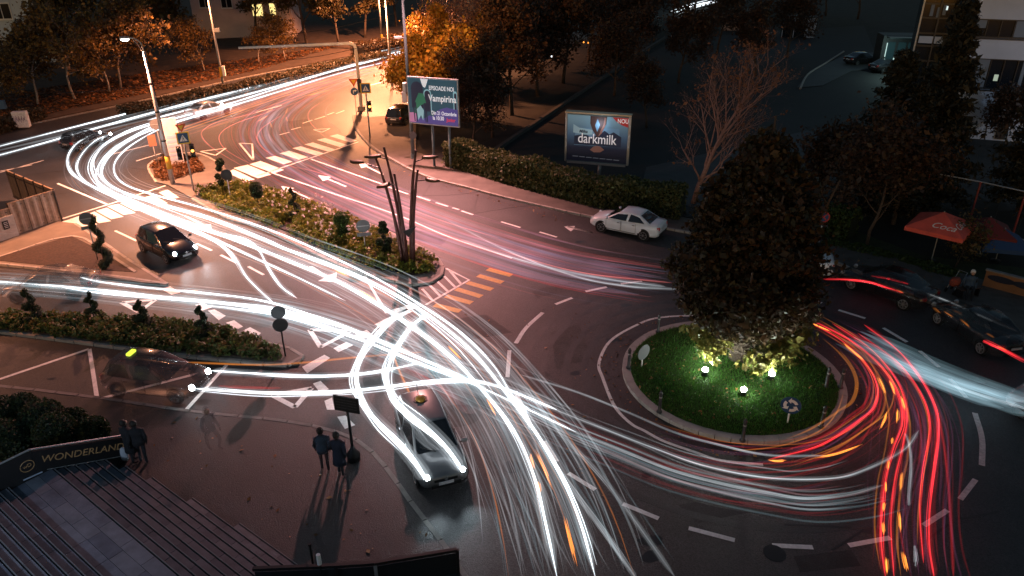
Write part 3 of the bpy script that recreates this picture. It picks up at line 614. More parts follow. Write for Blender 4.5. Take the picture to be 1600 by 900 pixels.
def ball_tree(u, v, balls, label, z0=.18, mat=None, leaf=.055, stem=.03):
    b = gp(u, v, z0); t = thing('ball_topiary', label, 'topiary', b); hm = max(c[2] for c, r in balls)
    MB().tube([(0,0,0),(0,0,hm)], stem, 6).build('stem', bark, t)
    for c, r in balls:
        if math.hypot(c[0], c[1]) > .05: MB().tube([(0,0,c[2]-.2),c], stem*.7, 5).build('branch', bark, t)
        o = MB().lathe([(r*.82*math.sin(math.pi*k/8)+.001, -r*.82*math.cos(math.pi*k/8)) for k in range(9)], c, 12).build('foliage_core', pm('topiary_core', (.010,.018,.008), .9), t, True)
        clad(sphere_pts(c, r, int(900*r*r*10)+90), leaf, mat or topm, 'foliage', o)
ball_tree(352, 300, [((0,0,2.1),.26),((-.12,0,1.68),.2),((-.3,0,1.1),.2),((.32,.1,1.0),.24),((-.12,-.1,.72),.2)], 'dark many-balled topiary at the far end of the flower island')
ball_tree(405, 325, [((0,0,1.35),.38),((0,0,1.05),.36)], 'round-headed dark topiary on the far half of the flower island'); ball_tree(602, 397, [((0,0,1.75),.2),((-.1,0,1.42),.16),((.13,0,1.42),.16),((.0,0,1.05),.12),((-.26,0,.72),.2),((.24,0,.8),.19),((.12,-.1,.4),.25)], 'small topiary of stacked balls near the tip of the flower island')
ball_tree(537, 374, [((0,0,1.25),.42),((0,0,.5),.34)], 'bright green round-headed shrub in the middle of the flower island', mat=leafmat('bright_topiary', [(.03,.07,.012), (.06,.12,.02), (.1,.15,.03)]))
for i, (u, v, r, lab) in enumerate([(42,662,.62,'dark clipped ball shrub at the left behind the lettered wall'),(75,682,.75,'wide clipped shrub right behind the lettered wall, middle one'),(120,676,.5,'upright dark clipped shrub at the right behind the lettered wall'),(95,700,.7,'low clipped ball shrub touching the lettered wall'),(8,672,.7,'dark clipped shrub at the left frame edge above the lettered wall'),(152,690,.5,'small clipped shrub at the right end of the lettered wall'),(20,712,.7,'low yellowish clipped shrub at the left frame edge')]):
    b = gp(u, v, .1); t = thing('clipped_shrub', lab, 'shrub', b, 0, 'clipped shrubs behind the lettered wall')
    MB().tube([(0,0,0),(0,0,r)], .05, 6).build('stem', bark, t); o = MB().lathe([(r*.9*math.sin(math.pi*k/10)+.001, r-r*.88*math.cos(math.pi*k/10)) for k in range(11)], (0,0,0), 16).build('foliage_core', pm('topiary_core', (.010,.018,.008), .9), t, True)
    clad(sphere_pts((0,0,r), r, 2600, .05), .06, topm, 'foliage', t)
# loose planting ----------------------------------------------------
def planting(name, poly, n, h, size, cols, label, z0=.18, cat='plants', clump=.28):
    base = poly_pts(poly, n//60, z0); hh = RNG.uniform(.4, 1.0, len(base))*h
    C = np.repeat(base, 60, 0); H = np.repeat(hh, 60); N = RNG.normal(size=(len(C), 3)); N /= np.linalg.norm(N, axis=1)[:, None]
    C = C + N*np.array([clump, clump, .0]); C[:, 2] += H*(.15+.85*np.abs(N[:, 2]))*RNG.uniform(.5, 1.05, len(C))
    V, F = leaves_np(C, size, .6); o = mesh_np(name, V, F, leafmat(name+'_leaf', cols), None, 'stuff'); return tag(o, label, cat)
planting('bedding_plants', FBED, 34000, .75, .095, [(.13,.20,.02), (.24,.26,.03), (.08,.14,.02), (.30,.26,.04), (.06,.08,.02)], 'yellow-green bedding plants filling the flower island')
P0 = poly_pts([(400,305),(500,325),(600,390),(520,392),(420,340)], 95, .18); P0[:, 2] += RNG.uniform(.5, .85, len(P0)); P0 = np.repeat(P0, 7, 0) + RNG.normal(0, .03, (95*7, 3))
V, F = leaves_np(P0, .075, 1); o = mesh_np('rose_blossom', V, F, leafmat('white_petals', [(.7,.62,.6), (.8,.75,.72), (.6,.42,.42)]), None, 'stuff'); tag(o, 'white roses among the bedding plants of the flower island', 'flowers')
planting('island_shrubs', [(240,262),(247,280),(262,285),(318,270),(304,250),(255,252)], 9000, .5, .08, [(.12,.05,.02), (.2,.09,.03), (.07,.04,.02)], 'low reddish shrubs covering the small traffic island')
planting('ground_cover', [(-60,500),(100,503),(200,507),(290,512),(345,523),(400,540),(440,556),(430,566),(380,562),(300,555),(190,541),(100,529),(-60,511)], 26000, .55, .09, [(.04,.08,.02), (.07,.12,.03), (.13,.16,.04), (.18,.11,.05)], 'low green ground cover and pinkish roses on the hedge island')
planting('grass_verge', [(1290,378),(1330,384),(1440,410),(1500,428),(1480,436),(1420,415),(1290,384)], 6000, .25, .09, [(.03,.06,.01), (.06,.10,.02), (.10,.12,.03)], 'strip of rough grass beyond the right pavement', .05)
def hedge(name, path, hgt, w, n, cols, label, leaf=.11, cat='hedge', z0=.05):
    P = resample(spline(px(*path), len(path)*6), .5); t = thing(name, label, cat, (0,0,0))
    mb = MB(); vs = []
    for i, p in enumerate(P):
        d = (P[min(i+1, len(P)-1)]-P[max(i-1, 0)]); d.z = 0; d.normalize(); s = Vector((-d.y, d.x, 0)); hh = hgt*random.uniform(.86, 1.0); ww = w*random.uniform(.85, 1.0)
        for a_, b_ in ((-.5, 0), (-.48, .85), (-.3, 1), (.3, 1), (.48, .85), (.5, 0)): vs.append((p.x+s.x*a_*ww*.86, p.y+s.y*a_*ww*.86, z0+hh*b_*.9))
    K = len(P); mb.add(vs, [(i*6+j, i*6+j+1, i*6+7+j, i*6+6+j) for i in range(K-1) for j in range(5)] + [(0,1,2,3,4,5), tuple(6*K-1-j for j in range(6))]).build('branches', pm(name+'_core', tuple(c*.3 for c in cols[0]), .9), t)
    I = RNG.integers(0, K-1, n); F_ = RNG.uniform(0, 1, n); A_ = np.array([tuple(p) for p in P]); B_ = A_[I]*(1-F_)[:, None] + A_[I+1]*F_[:, None]; D = A_[I+1]-A_[I]; D /= np.linalg.norm(D, axis=1)[:, None]
    Sd = np.c_[-D[:, 1], D[:, 0], 0*D[:, 0]]; e = RNG.uniform(-1.35, 1.35, n); side = np.clip(e*.8, -.55, .55); zz = np.where(np.abs(e) < .65, 1, 1-(np.abs(e)-.65)/.7)
    bump = .12*np.sin(I*.9)+.1*np.sin(I*.37+2)
    C = B_ + Sd*(side*w)[:, None] + RNG.normal(0, .06, (n, 3)); C[:, 2] = z0 + np.clip(zz*hgt*(1+bump*.6) + RNG.normal(0, .06, n), .03, None)
    V, F = leaves_np(C, leaf, 0); mesh_np('foliage', V, F, leafmat(name+'_leaf', cols), t); return t
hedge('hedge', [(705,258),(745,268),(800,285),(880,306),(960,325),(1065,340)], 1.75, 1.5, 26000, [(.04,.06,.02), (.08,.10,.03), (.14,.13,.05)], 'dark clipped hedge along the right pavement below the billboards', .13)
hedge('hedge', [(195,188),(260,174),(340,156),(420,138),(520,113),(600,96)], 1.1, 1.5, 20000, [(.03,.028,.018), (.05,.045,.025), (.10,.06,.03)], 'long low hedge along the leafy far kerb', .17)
hedge('hedge', [(-20,212),(20,200),(60,186)], 1.0, 1.6, 3000, [(.03,.028,.018), (.05,.045,.025), (.10,.06,.03)], 'short low hedge at the left edge beside the white utility cabinet', .17)
hedge('hedge', [(560,92),(600,84),(660,70)], 1.8, 2.5, 4000, [(.03,.02,.012), (.06,.04,.02), (.10,.05,.02)], 'dark tall hedge on the far bank of the upper road', .2)
hedge('shrub_bank', [(1180,352),(1240,352),(1290,362),(1330,372)], 1.5, 1.5, 7000, [(.03,.06,.012), (.05,.09,.02), (.08,.11,.03)], 'green shrubs behind the no-stopping sign', .13, 'shrubs')
# ------------------------------------------------------------------ cars
def car(name, label, loc, rz, style='hatch', paint=None, gl=None, lit=False, tail=False, group=None, mats=None, scale=1.0, wheelm=None):
    mt = dict(rub=rubber, rim=alloy, blk=black, chrome=chrome, plate=plate, red=tailred, lens=lens)
    if mats: mt.update(mats)
    gl = gl or glass
    t = thing(name, label, 'car', loc, rz, group); t.scale = (scale,)*3
    if style == 'hatch':
        sec = [(-2.02,.48,.74,.60),(-1.98,.34,.88,.76),(-1.85,.24,.95,.83),(-1.3,.19,.97,.87),(-.4,.18,.96,.885),(.5,.18,.94,.885),(1.0,.18,.93,.88),(1.4,.2,.86,.86),(1.75,.22,.78,.82),(1.95,.28,.70,.74),(2.04,.36,.62,.60)]
        gx = (-1.93,-1.55,.1,1.02); H = 1.50; wb = (-1.28,1.28); wr = .31
    elif style == 'estate':
        sec = [(-2.15,.48,.80,.62),(-2.12,.34,.92,.78),(-2.0,.24,.97,.84),(-1.3,.2,.98,.87),(-.4,.19,.97,.89),(.5,.19,.96,.89),(1.0,.19,.95,.885),(1.45,.2,.90,.87),(1.8,.23,.82,.83),(2.02,.3,.72,.75),(2.1,.38,.64,.62)]
        gx = (-2.05,-1.8,.15,1.08); H = 1.58; wb = (-1.3,1.32); wr = .33
    else:
        sec = [(-2.25,.46,.72,.62),(-2.22,.34,.92,.78),(-2.05,.24,.99,.83),(-1.5,.2,1.0,.86),(-.5,.18,.95,.88),(.5,.18,.93,.88),(1.05,.18,.92,.875),(1.5,.2,.85,.86),(1.85,.22,.77,.82),(2.08,.28,.68,.73),(2.16,.36,.60,.60)]
        gx = (-1.72,-.98,.2,1.1); H = 1.45; wb = (-1.38,1.32); wr = .31
    vs = []; n = 14
    for x, zb, zt, w in sec:
        half = [(.8*w,zb),(.96*w,zb+.07),(1.0*w,zb+.28*(zt-zb)),(1.0*w,zb+.6*(zt-zb)),(.965*w,zt-.10),(.88*w,zt-.015),(.45*w,zt+.025)]
        vs += [(x, y, z) for y, z in half] + [(x, -y, z) for y, z in half[::-1]]
    K = len(sec)
    body = MB().add(vs, [(i*n+j, i*n+(j+1) % n, (i+1)*n+(j+1) % n, (i+1)*n+j) for i in range(K-1) for j in range(n)] + [tuple(range(n-1,-1,-1)), tuple((K-1)*n+j for j in range(n))]).build('body', paint, t, True)
    # cabin
    def zt_at(x): return float(np.interp(x, [s[0] for s in sec], [s[2] for s in sec]))
    def w_at(x): return float(np.interp(x, [s[0] for s in sec], [s[3] for s in sec]))
    zb0, zb1 = zt_at(gx[0])-.01, zt_at(gx[3])-.0
    bl = [Vector((gx[0],.80*min(1,w_at(gx[0])/.86),zb0)), Vector((gx[3],.76,zb1))]; rl = [Vector((gx[1],.60,H-.05)), Vector((gx[2],.60,H-.03))]
    mid = Vector(((gx[1]+gx[2])/2, .63, H))
    L0, L3, L1, L2 = bl[0], bl[1], rl[0], rl[1]
    f = lambda v: Vector((v.x, -v.y, v.z))
    bm0 = Vector(((gx[0]+gx[3])/2, .845, (zb0+zb1)/2))
    vsr = [L0, bm0, L3, L2, mid, L1]; vsl = [f(v) for v in vsr]
    crown = [Vector((gx[1]+.03,0,H+.0)), Vector(((gx[1]+gx[2])/2,0,H+.05)), Vector((gx[2]-.03,0,H+.02))]
    V = vsr + vsl + crown
    F = [(0,1,4,5),(1,2,3,4),(7,6,11,10),(8,7,10,9),(2,8,9,3),(6,0,5,11),(5,4,13,12),(4,3,14,13),(10,11,12,13),(9,10,13,14),(5,12,11),(3,9,14)]
    F = [tuple(q[::-1]) for q in F]
    MB().add(V, F).build('roof', paint, t, True, .05)
    def pane(name, q, th=.012, inset=.9):
        c = sum(q, Vector())/len(q); q = [c+(p-c)*inset for p in q]; nn = (q[1]-q[0]).cross(q[2]-q[0])
        if nn.dot(c-Vector((0,0,.8))) < 0: nn = -nn
        nn.normalize(); MB().slab([p-nn*.02 for p in q], nn, .02+th).build(name, gl, t)
    for s in (1, -1):
        g = (lambda v: v) if s == 1 else f
        bp = [L0.lerp(bm0, .22), bm0, L3.lerp(bm0, .06)]; tp = [L1.lerp(mid, .1), mid, L2]
        pane('side_window', [g(p) for p in (bp[0]+Vector((0,.01,.03)), bm0+Vector((-.05,.01,.03)), mid+Vector((-.05,.0,-.05)), tp[0]+Vector((0,0,-.05)))], inset=.94)
        pane('side_window', [g(p) for p in (bm0+Vector((.05,.01,.03)), bp[2]+Vector((-.12,.01,.03)), tp[2]+Vector((-.0,0,-.05)), mid+Vector((.05,0,-.05)))], inset=.94)
    pane('windscreen', [L3, f(L3), f(L2), L2], inset=.92); pane('rear_window', [L0, f(L0), f(L1), L1], inset=.84)
    for s in (1, -1):
        for x in wb:
            w = w_at(x)-.01; y = s*(w-.09)
            MB().disc((x, s*(w-.012), wr+.03), (0,1,0), wr+.065, .05, 24).build('wheel_arch', mt['blk'], t)
            wh = thing('wheel', None, None, (x, y, wr)); wh.parent = t
            MB().lathe([(wr*.72,-.1),(wr*.95,-.1),(wr,-.06),(wr,.06),(wr*.95,.115),(wr*.72,.12)], (0,0,0), 24).build('tyre', mt['rub'], wh).rotation_euler = (R(-90)*s, 0, 0)
            rm = MB().lathe([(wr*.74,.07),(wr*.74,.125),(wr*.66,.125),(wr*.6,.08)], (0,0,0), 20)
            for k in range(7):
                a = 2*math.pi*k/7; rm.box((wr*.37*math.cos(a), wr*.37*math.sin(a), .105), (wr*.66, .055, .03), a)
            rm.lathe([(.05,.08),(.05,.13)], (0,0,0), 10); rm.build('rim', mt['rim'], wh).rotation_euler = (R(-90)*s, 0, 0)
        # lamps, mirrors, doors
        xe = sec[-1][0]; xr = sec[0][0]
        q = Vector((xe-.13, s*.60, .66)); hl = MB().lathe([(.02,-.11),(.1,-.09),(.13,0),(.12,.06),(.02,.085)], (0,0,0), 14, (.95,.8)).build('headlight', head_on if lit else mt['lens'], t, True); hl.location = q; hl.rotation_euler = (0, R(70), s*R(28))
        MB().box((xr+.07, s*.66, .80), (.12,.22,.2), s*R(-22)).build('taillight', tail_on if tail else mt['red'], t, bevel=.03)
        mm = MB().lathe([(.02,-.08),(.09,-.05),(.1,.0),(.09,.05),(.02,.08)], (gx[3]-.18, s*1.0, 1.02), 12, (.75,1.15)).build('mirror', paint if style != 'hatch' else mt['blk'], t, True)
        MB().tube([(gx[3]-.16, s*.84, .97),(gx[3]-.18, s*.95, .99)], .025, 6).build('mirror_arm', mt['blk'], mm)
        for (x0, x1) in ((-.88,.03),(.07,1.0)):
            w = w_at((x0+x1)/2)+.003; fr = MB()
            fr.box((x0, s*w, .62), (.012,.012,.6)).box((x1, s*w, .62), (.012,.012,.6)).box(((x0+x1)/2, s*(w+.004), .33), (x1-x0,.012,.03))
            d = fr.build('door', mt['blk'], t); MB().box((x0+.14, s*(w+.01), .82), (.16,.03,.03)).build('handle', mt['chrome'] if style != 'hatch' else paint, d)
    xe = sec[-1][0]; xr = sec[0][0]
    MB().box((xe-.02,0,.56), (.06,.8,.12)).build('grille', mt['blk'], t, bevel=.02); MB().box((xe-.01,0,.36), (.08,1.0,.14)).build('bumper_intake', mt['blk'], t, bevel=.02)
    MB().box((xe+.03,0,.46), (.02,.5,.11)).build('number_plate', mt['plate'], t); MB().box((xr-.02,0,.70), (.02,.5,.11)).build('number_plate', mt['plate'], t)
    MB().box((xr+.0,0,.42), (.06,1.1,.12)).build('rear_bumper', mt['blk'], t, bevel=.02)
    MB().disc((xe+.015,0,.60), (1,0,.15), .06, .02, 14).build('emblem', mt['chrome'], t)
    for s in (.25,-.3): MB().tube([(gx[3]+.03, s+.25, zb1+.03),(gx[3]-.18, s-.25, zb1+.16)], .012, 5).build('wiper', mt['blk'], t)
    return t
def pose(h1, h2, z=.66, sep=1.2, xe=2.0):
    """car centre and heading from its two front lamps, h1 being its own left one"""
    a, b = gp(*h1, z), gp(*h2, z); m_ = (a+b)/2; d = a-b; f = Vector((d.y, -d.x, 0)).normalized()
    c = m_ - f*xe; c.z = .02; return c, math.atan2(f.y, f.x)
def wpose(fw, rw, side, xoff=0, hw=.82):
    """from the ground contacts of a front and a rear wheel on one side (side +1: its left)"""
    a, b = gp(*fw), gp(*rw); f = (a-b).normalized(); l = Vector((-f.y, f.x, 0)); c = (a+b)/2 - l*hw*side + f*xoff; c.z = .02
    return c, math.atan2(f.y, f.x)
c, rz = wpose((265,414), (222,393), -1); c1 = car('parked_car', 'black hatchback with bright headlights waiting on the left approach road', c, rz, 'hatch', carblack, lit=True)
fw = Vector((math.cos(rz), math.sin(rz), 0)); sd = Vector((-fw.y, fw.x, 0))
for s in (1, -1): q = c+fw*2.15+sd*.6*s+Vector((0,0,.62)); lamp('headlight_beam', q, 160, COOL, .08, 70, q+fw*9+Vector((0,0,-.95)), .8)
c, rz = pose((724,736), (667,750)); c2 = car('taxi', 'silver hatchback with a roof lamp and dazzling headlights at the plaza kerb', c, rz, 'estate', carsilver, lit=True, tail=True)
rs = MB().lathe([(.22,0),(.22,.05),(.14,.10),(.02,.13)], (-1.1,0,1.62), 16, (1,.8)).build('roof_lamp', pm('amber_roof_lamp', (.45,.24,.04), .3, emit=.05), c2, True); MB().tube([(-1.45,0,1.60),(-1.6,0,1.95)], .012, 5).build('aerial', black, c2); MB().lathe([(.25,-.02),(.25,.01)], (-1.1,0,1.62), 16).build('roof_lamp_foot', black, rs)
fw = Vector((math.cos(rz), math.sin(rz), 0)); sd = Vector((-fw.y, fw.x, 0))
for s in (1, -1): q = c+fw*2.2+sd*.6*s+Vector((0,0,.62)); lamp('headlight_beam', q, 110, COOL, .08, 70, q+fw*9+Vector((0,0,-.95)), .8)
c, rz = wpose((938,362), (1004,376), 1); car('white_car', 'white saloon car driving on the far lane below the hedge', c, rz, 'sedan', carwhite)
b = gp(628, 199); car('parked_car', 'black hatchback parked at the kerb beside the cartoon billboard, seen from behind', b+Vector((-.2,1.6,.15)), R(78), 'estate', carblack, tail=False)
# half-seen cars that moved on during the exposure
def gmats(al):
    return dict(rub=ghost(rubber, al, 'half_seen_tyre'), rim=ghost(alloy, al, 'half_seen_rim'), blk=ghost(black, al, 'half_seen_trim'), chrome=ghost(chrome, al, 'half_seen_chrome'), plate=ghost(plate, al, 'half_seen_plate'), red=ghost(tailred, al, 'half_seen_tail_lens'), lens=ghost(lens, al, 'half_seen_lens'))
gg, gs, gd = ghost(glass, .35, 'half_seen_glass'), ghost(carsilver, .22, 'half_seen_silver'), ghost(cardark, .5, 'half_seen_dark')
c, rz = pose((158,207), (174,209)); car('passing_car', 'half-seen dark car with white headlights turning in the upper left bend', c, rz, 'hatch', gd, ghost(glass, .5, 'half_seen_dark_glass'), True, mats=gmats(.3))
c, rz = pose((344,163), (362,166)); car('passing_car', 'half-seen pale saloon with lit headlights on the upper road by the far kerb', c, rz, 'sedan', ghost(carwhite, .45, 'half_seen_white'), ghost(glass, .6, 'half_seen_glass_b'), True, mats=gmats(.5))
c, rz = wpose((35,474), (110,470), 1); car('passing_car', 'faint silver saloon on the left approach behind the spiral topiaries', c, rz, 'sedan', gs, ghost(glass, .2, 'faint_glass'), mats=gmats(.2))
c, rz = pose((330,580), (302,608)); tx = car('taxi', 'half-seen taxi with a glowing yellow-green roof lamp beside the hedge island', c, rz, 'hatch', ghost(cardark, .26, 'half_seen_taxi'), ghost(glass, .32, 'half_seen_taxi_glass'), True, False, mats=gmats(.22))
rs = MB().box((-.9,0,1.60), (.2,.42,.12)).build('roof_lamp', glow('yellow_green_lamp', (.8,1,.08), 1.2, False), tx, bevel=.04)
c, rz = wpose((1337,456), (1398,480), 1); car('dark_car', 'dark half-seen car with alloy wheels and red tail lights behind the tree', c, rz, 'sedan', ghost(cardark, .38, 'half_seen_dark_b'), ghost(glass, .4, 'half_seen_dark_glass_b'), tail=False, mats=dict(gmats(.35), rim=alloy))
c, rz = wpose((1463,507), (1528,553), 1); car('dark_car', 'dark car with spoked wheels in the right lane near the edge of the frame', c, rz, 'sedan', ghost(cardark, .38, 'half_seen_dark_c'), ghost(glass, .4, 'half_seen_dark_glass_c'), tail=False, mats=dict(gmats(.35), rim=alloy))
c, rz = wpose((1195,428), (1262,436), 1); car('white_car', 'white car glimpsed through the branches of the big tree', c, rz, 'sedan', carwhite, lit=True)
c, rz = wpose((1556,650), (1640,690), 1); car('white_car', 'white car cut off by the right edge with one blue-white lamp', c+Vector((1.0,-.5,0)), rz, 'hatch', ghost(carwhite, .35, 'faint_white'), ghost(glass, .3, 'faint_glass_b'), mats=gmats(.3))
for i, (u, v, al) in enumerate([(1345,100,0),(1385,112,.5)]):
    car('parked_car', ['dark car parked on the lit forecourt of the office block','second dark car on the forecourt, close to the glazed entrance'][i], gp(u, v)+Vector((0,0,.04)), R(20), 'sedan', cardark)
# ------------------------------------------------------------------ people
hairm = pm('dark_hair', (.02,.015,.012), .7); navy = pm('navy_coat', (.018,.024,.045), .85, 0, 6, .2); dkcloth = pm('dark_cloth', (.02,.02,.024), .9, 0, 6, .2); bluecl = pm('blue_jacket', (.05,.08,.12), .85); redcl = pm('red_cloth', (.32,.06,.03), .85); whitecl = pm('white_cloth', (.6,.62,.66), .8)
def person(label, loc, rz, coat=dkcloth, trousers=dkcloth, hair=hairm, long_coat=True, step=.12, arm_f=.1, sit=False, body_mat=None, hat=None, group=None):
    t = thing('person', label, 'person', loc, rz, group)
    zt = -.42 if sit else 0
    J = {'pel':(0,0,.95+zt,.13),'wst':(0,.0,1.1+zt,.125),'chs':(0,.02,1.32+zt,.15),'nck':(0,.03,1.5+zt,.06),'jaw':(0,.0,1.60+zt,.075),'hed':(0,.02,1.70+zt,.10),'top':(0,.03,1.77+zt,.07)}
    E_ = [('pel','wst'),('wst','chs'),('chs','nck'),('nck','jaw'),('jaw','hed'),('hed','top')]
    J['nos'] = (0,-.11,1.66+zt,.018); E_.append(('hed','nos'))
    for s, nm in ((1,'l'),(-1,'r')):
        st = step*s
        J['sh'+nm] = (.19*s,.03,1.43+zt,.065); J['el'+nm] = (.25*s,.05-arm_f*.3*s,1.14+zt,.048); J['wr'+nm] = (.24*s,-.06-arm_f*s,.92+zt,.033); J['pa'+nm] = (.235*s,-.09-arm_f*s,.85+zt,.036)
        E_ += [('chs','sh'+nm),('sh'+nm,'el'+nm),('el'+nm,'wr'+nm),('wr'+nm,'pa'+nm)]
        if sit: J['hp'+nm] = (.10*s,-.02,.52,.095); J['kn'+nm] = (.12*s,-.44,.52,.068); J['an'+nm] = (.12*s,-.46,.09,.045); J['to'+nm] = (.12*s,-.62,.045,.04)
        else: J['hp'+nm] = (.10*s,0,.88,.095); J['kn'+nm] = (.10*s,-st-.03,.50,.065); J['an'+nm] = (.10*s,-st*.6+.03,.09,.045); J['to'+nm] = (.11*s,-st*.6-.14,.045,.04)
        E_ += [('pel','hp'+nm),('hp'+nm,'kn'+nm),('kn'+nm,'an'+nm),('an'+nm,'to'+nm)]
        for k, (dx, l) in enumerate(((-.022,.06),(-.008,.075),(.008,.08),(.022,.07))):
            J[f'f{k}{nm}'] = (.235*s+dx*.4,-.09-arm_f*s+dx*1.2,.85+zt-.03-l*.5,.011); J[f'g{k}{nm}'] = (.225*s+dx*.4,-.10-arm_f*s+dx*1.2,.85+zt-.03-l,.009); E_ += [('pa'+nm,f'f{k}{nm}'),(f'f{k}{nm}',f'g{k}{nm}')]
        J['t'+nm] = (.215*s,-.135-arm_f*s,.85+zt-.02,.012); E_.append(('pa'+nm,'t'+nm))
    keys = list(J); me = bpy.data.meshes.new('body'); me.from_pydata([J[k][:3] for k in keys], [(keys.index(a), keys.index(b)) for a, b in E_], [])
    o = link('body', me, body_mat or trousers, t); o.modifiers.new('skin', 'SKIN'); sv = me.skin_vertices[0].data if me.skin_vertices else None
    if sv is None:
        return t
    for i, k in enumerate(keys): sv[i].radius = (J[k][3], J[k][3]); sv[i].use_root = (k == 'pel')
    ss = o.modifiers.new('sub', 'SUBSURF'); ss.levels = 1; ss.render_levels = 2
    zb = .50 if long_coat and not sit else .82+zt
    MB().lathe([(.245 if long_coat else .2,zb),(.22,zb+.25),(.195,1.08+zt),(.215,1.28+zt),(.23,1.40+zt),(.16,1.47+zt),(.075,1.52+zt)], (0,.02,0), 18, (1,.72)).build('coat', coat, t, True)
    for s, nm in ((1,'l'),(-1,'r')):
        a, b_, c_ = (Vector(J[k+nm][:3]) for k in ('sh','el','wr')); MB().tube([a, b_, c_], [.085,.066,.05], 10).build('sleeve', coat, t, True)
    fc = MB().lathe([(.03,-.1),(.07,-.07),(.086,0),(.08,.05),(.03,.085)], (0,-.03,1.66+zt), 14).build('face', skin, t, True)
    for s in (1,-1): MB().lathe([(.006,-.008),(.012,0),(.006,.008)], (.032*s,-.112,1.675+zt), 8).build('eye', black, fc); MB().lathe([(.008,-.03),(.016,0),(.008,.03)], (.09*s,.0,1.66+zt), 8).build('ear', skin, fc)
    MB().box((0,-.112,1.615+zt), (.045,.012,.012)).build('mouth', pm('lips', (.3,.1,.08), .6), fc)
    MB().lathe([(.105,-.06),(.115,.0),(.11,.06),(.07,.115),(.01,.135)], (0,.035,1.69+zt), 14).build('hair', hat or hair, t, True)
    return t
pz = .10
person('person in a long navy coat at the foot of the lettered board', gp(534,742,pz), R(170), navy)
person('person in a blue top standing left of the one in navy', gp(509,735,pz), R(195), ghost(bluecl, .75, 'half_seen_jacket'), ghost(dkcloth, .75, 'half_seen_cloth'), ghost(hairm, .75, 'half_seen_hair'), False, body_mat=ghost(dkcloth, .75, 'half_seen_trousers'))
person('person in dark clothes at the end of the lettered wall, left of the pair', gp(211,722,pz), R(150), dkcloth, arm_f=.25)
person('person in dark clothes at the end of the lettered wall, right of the pair', gp(226,723,pz), R(200), dkcloth, long_coat=False)
person('faint passer-by walking across the plaza', gp(336,702,pz), R(60), ghost(bluecl, .12, 'faint_jacket'), ghost(dkcloth, .12, 'faint_cloth'), ghost(hairm, .12, 'faint_hair'), False, .25, body_mat=ghost(dkcloth, .12, 'faint_trousers'))
o = MB().lathe([(.10,0),(.16,.1),(.15,.35),(.11,.5),(.06,.55)], gp(196,719,.14), 10, (1,.6)).build('white_bag', whitecl, None, True); tag(o, 'white bag set down beside the pair at the wall end', 'bag')
b = gp(1510, 462, .16); t = thing('bench', 'low dark bench under the seated person at the right pavement', 'bench', b, R(15))
for k in range(3): MB().box((0,-.15+.15*k,.44), (1.2,.12,.04)).build('slat', pm('bench_wood', (.06,.03,.02), .7), t)
for s in (1,-1): MB().box((.5*s,0,.21), (.06,.4,.42)).build('leg', darkmetal, t)
person('person in a blue top with a white hood sitting at the right pavement', b+Vector((0,0,.0)), R(-20), bluecl, dkcloth, hat=pm('white_hood', (.6,.58,.55), .8), sit=True)
t = thing('pushchair', 'orange and dark pushchair beside the seated person', 'pushchair', gp(1488,456,.16), R(30))
MB().lathe([(.05,.3),(.25,.4),(.28,.6),(.2,.75)], (0,0,0), 12, (1.2,.8)).build('seat', redcl, t, True)
for x in (-.25,.25):
    for y in (-.2,.2): MB().disc((x,y,.12), (0,1,0), .12, .04, 14).build('wheel', black, t); MB().tube([(x,y,.12),(x*.4,y*.8,.5)], .015, 6).build('leg', steel, t)
MB().tube([(.2,-.2,.5),(.5,-.2,1.0),(.5,.2,1.0),(.2,.2,.5)], .015, 6).build('handle', steel, t)
# ------------------------------------------------------------------ metal fence, left corner
corr = pm('corrugated_metal', (.34,.25,.18), .55, .15, 4, .25, .1, 30); corrd = pm('fence_back_metal', (.05,.045,.04), .7, .2, 4, .3)
def corr_sheet(L, H, name, mat, parent, loc, rz):
    mb = MB(); n = max(2, int(L/.11)); P = []
    for k in range(n+1):
        x = L*k/n; y = (0, 0, .045, .045)[k % 4]; P.append((x, y))
    vs = [(x, y, 0) for x, y in P] + [(x, y, H) for x, y in P] + [(x, y+.012, 0) for x, y in P] + [(x, y+.012, H) for x, y in P]; m = n+1
    fs = []
    for k in range(n): fs += [(k, k+1, m+k+1, m+k), (2*m+k+1, 2*m+k, 3*m+k, 3*m+k+1), (m+k, m+k+1, 3*m+k+1, 3*m+k)]
    return mb.add(vs, fs).build(name, mat, parent, loc=loc, rz=rz)
fe = thing('metal_fence', 'corrugated metal site fence round the left corner, rusty and lit orange', 'fence', (0,0,0))
def fence_run(a, b, H, nsheet, mat, flip=False):
    d = b-a; rz = math.atan2(d.y, d.x); Ls = d.length/nsheet; u = d.normalized()
    for k in range(nsheet):
        p = a+u*(Ls*k+.02); corr_sheet(Ls-.04, H-.1, 'metal_sheet', mat, fe, (p.x, p.y, .16), rz)
        MB().box((p.x-.02*u.x-.06*u.y, p.y-.02*u.y+.06*u.x, H/2+.05), (.08,.08,H+.2), rz).build('fence_post', darkmetal, fe)
    for z in (.3, H-.15): m_ = (a+b)/2; MB().box((m_.x-u.y*.07, m_.y+u.x*.07, z), (d.length,.05,.05), rz).build('rail', darkmetal, fe)
    m_ = (a+b)/2; MB().box((m_.x, m_.y, H+.075), (d.length,.07,.05), rz).build('top_rail', corr, fe)
A0, A1 = gp(28,370), gp(99,346)
A2 = gp(10,268,2.0); A2.z = 0; A3 = A0 + (A0-A1).normalized()*4.5
fence_run(A0, A1, 2.0, 3, corr); fence_run(A1, A2, 2.0, 5, corrd); fence_run(A3, A0, 1.75, 2, corr)
wl_ = thing('site_hoarding', 'white boarded hoarding with a small dark notice in front of the metal fence', 'hoarding', (0,0,0))
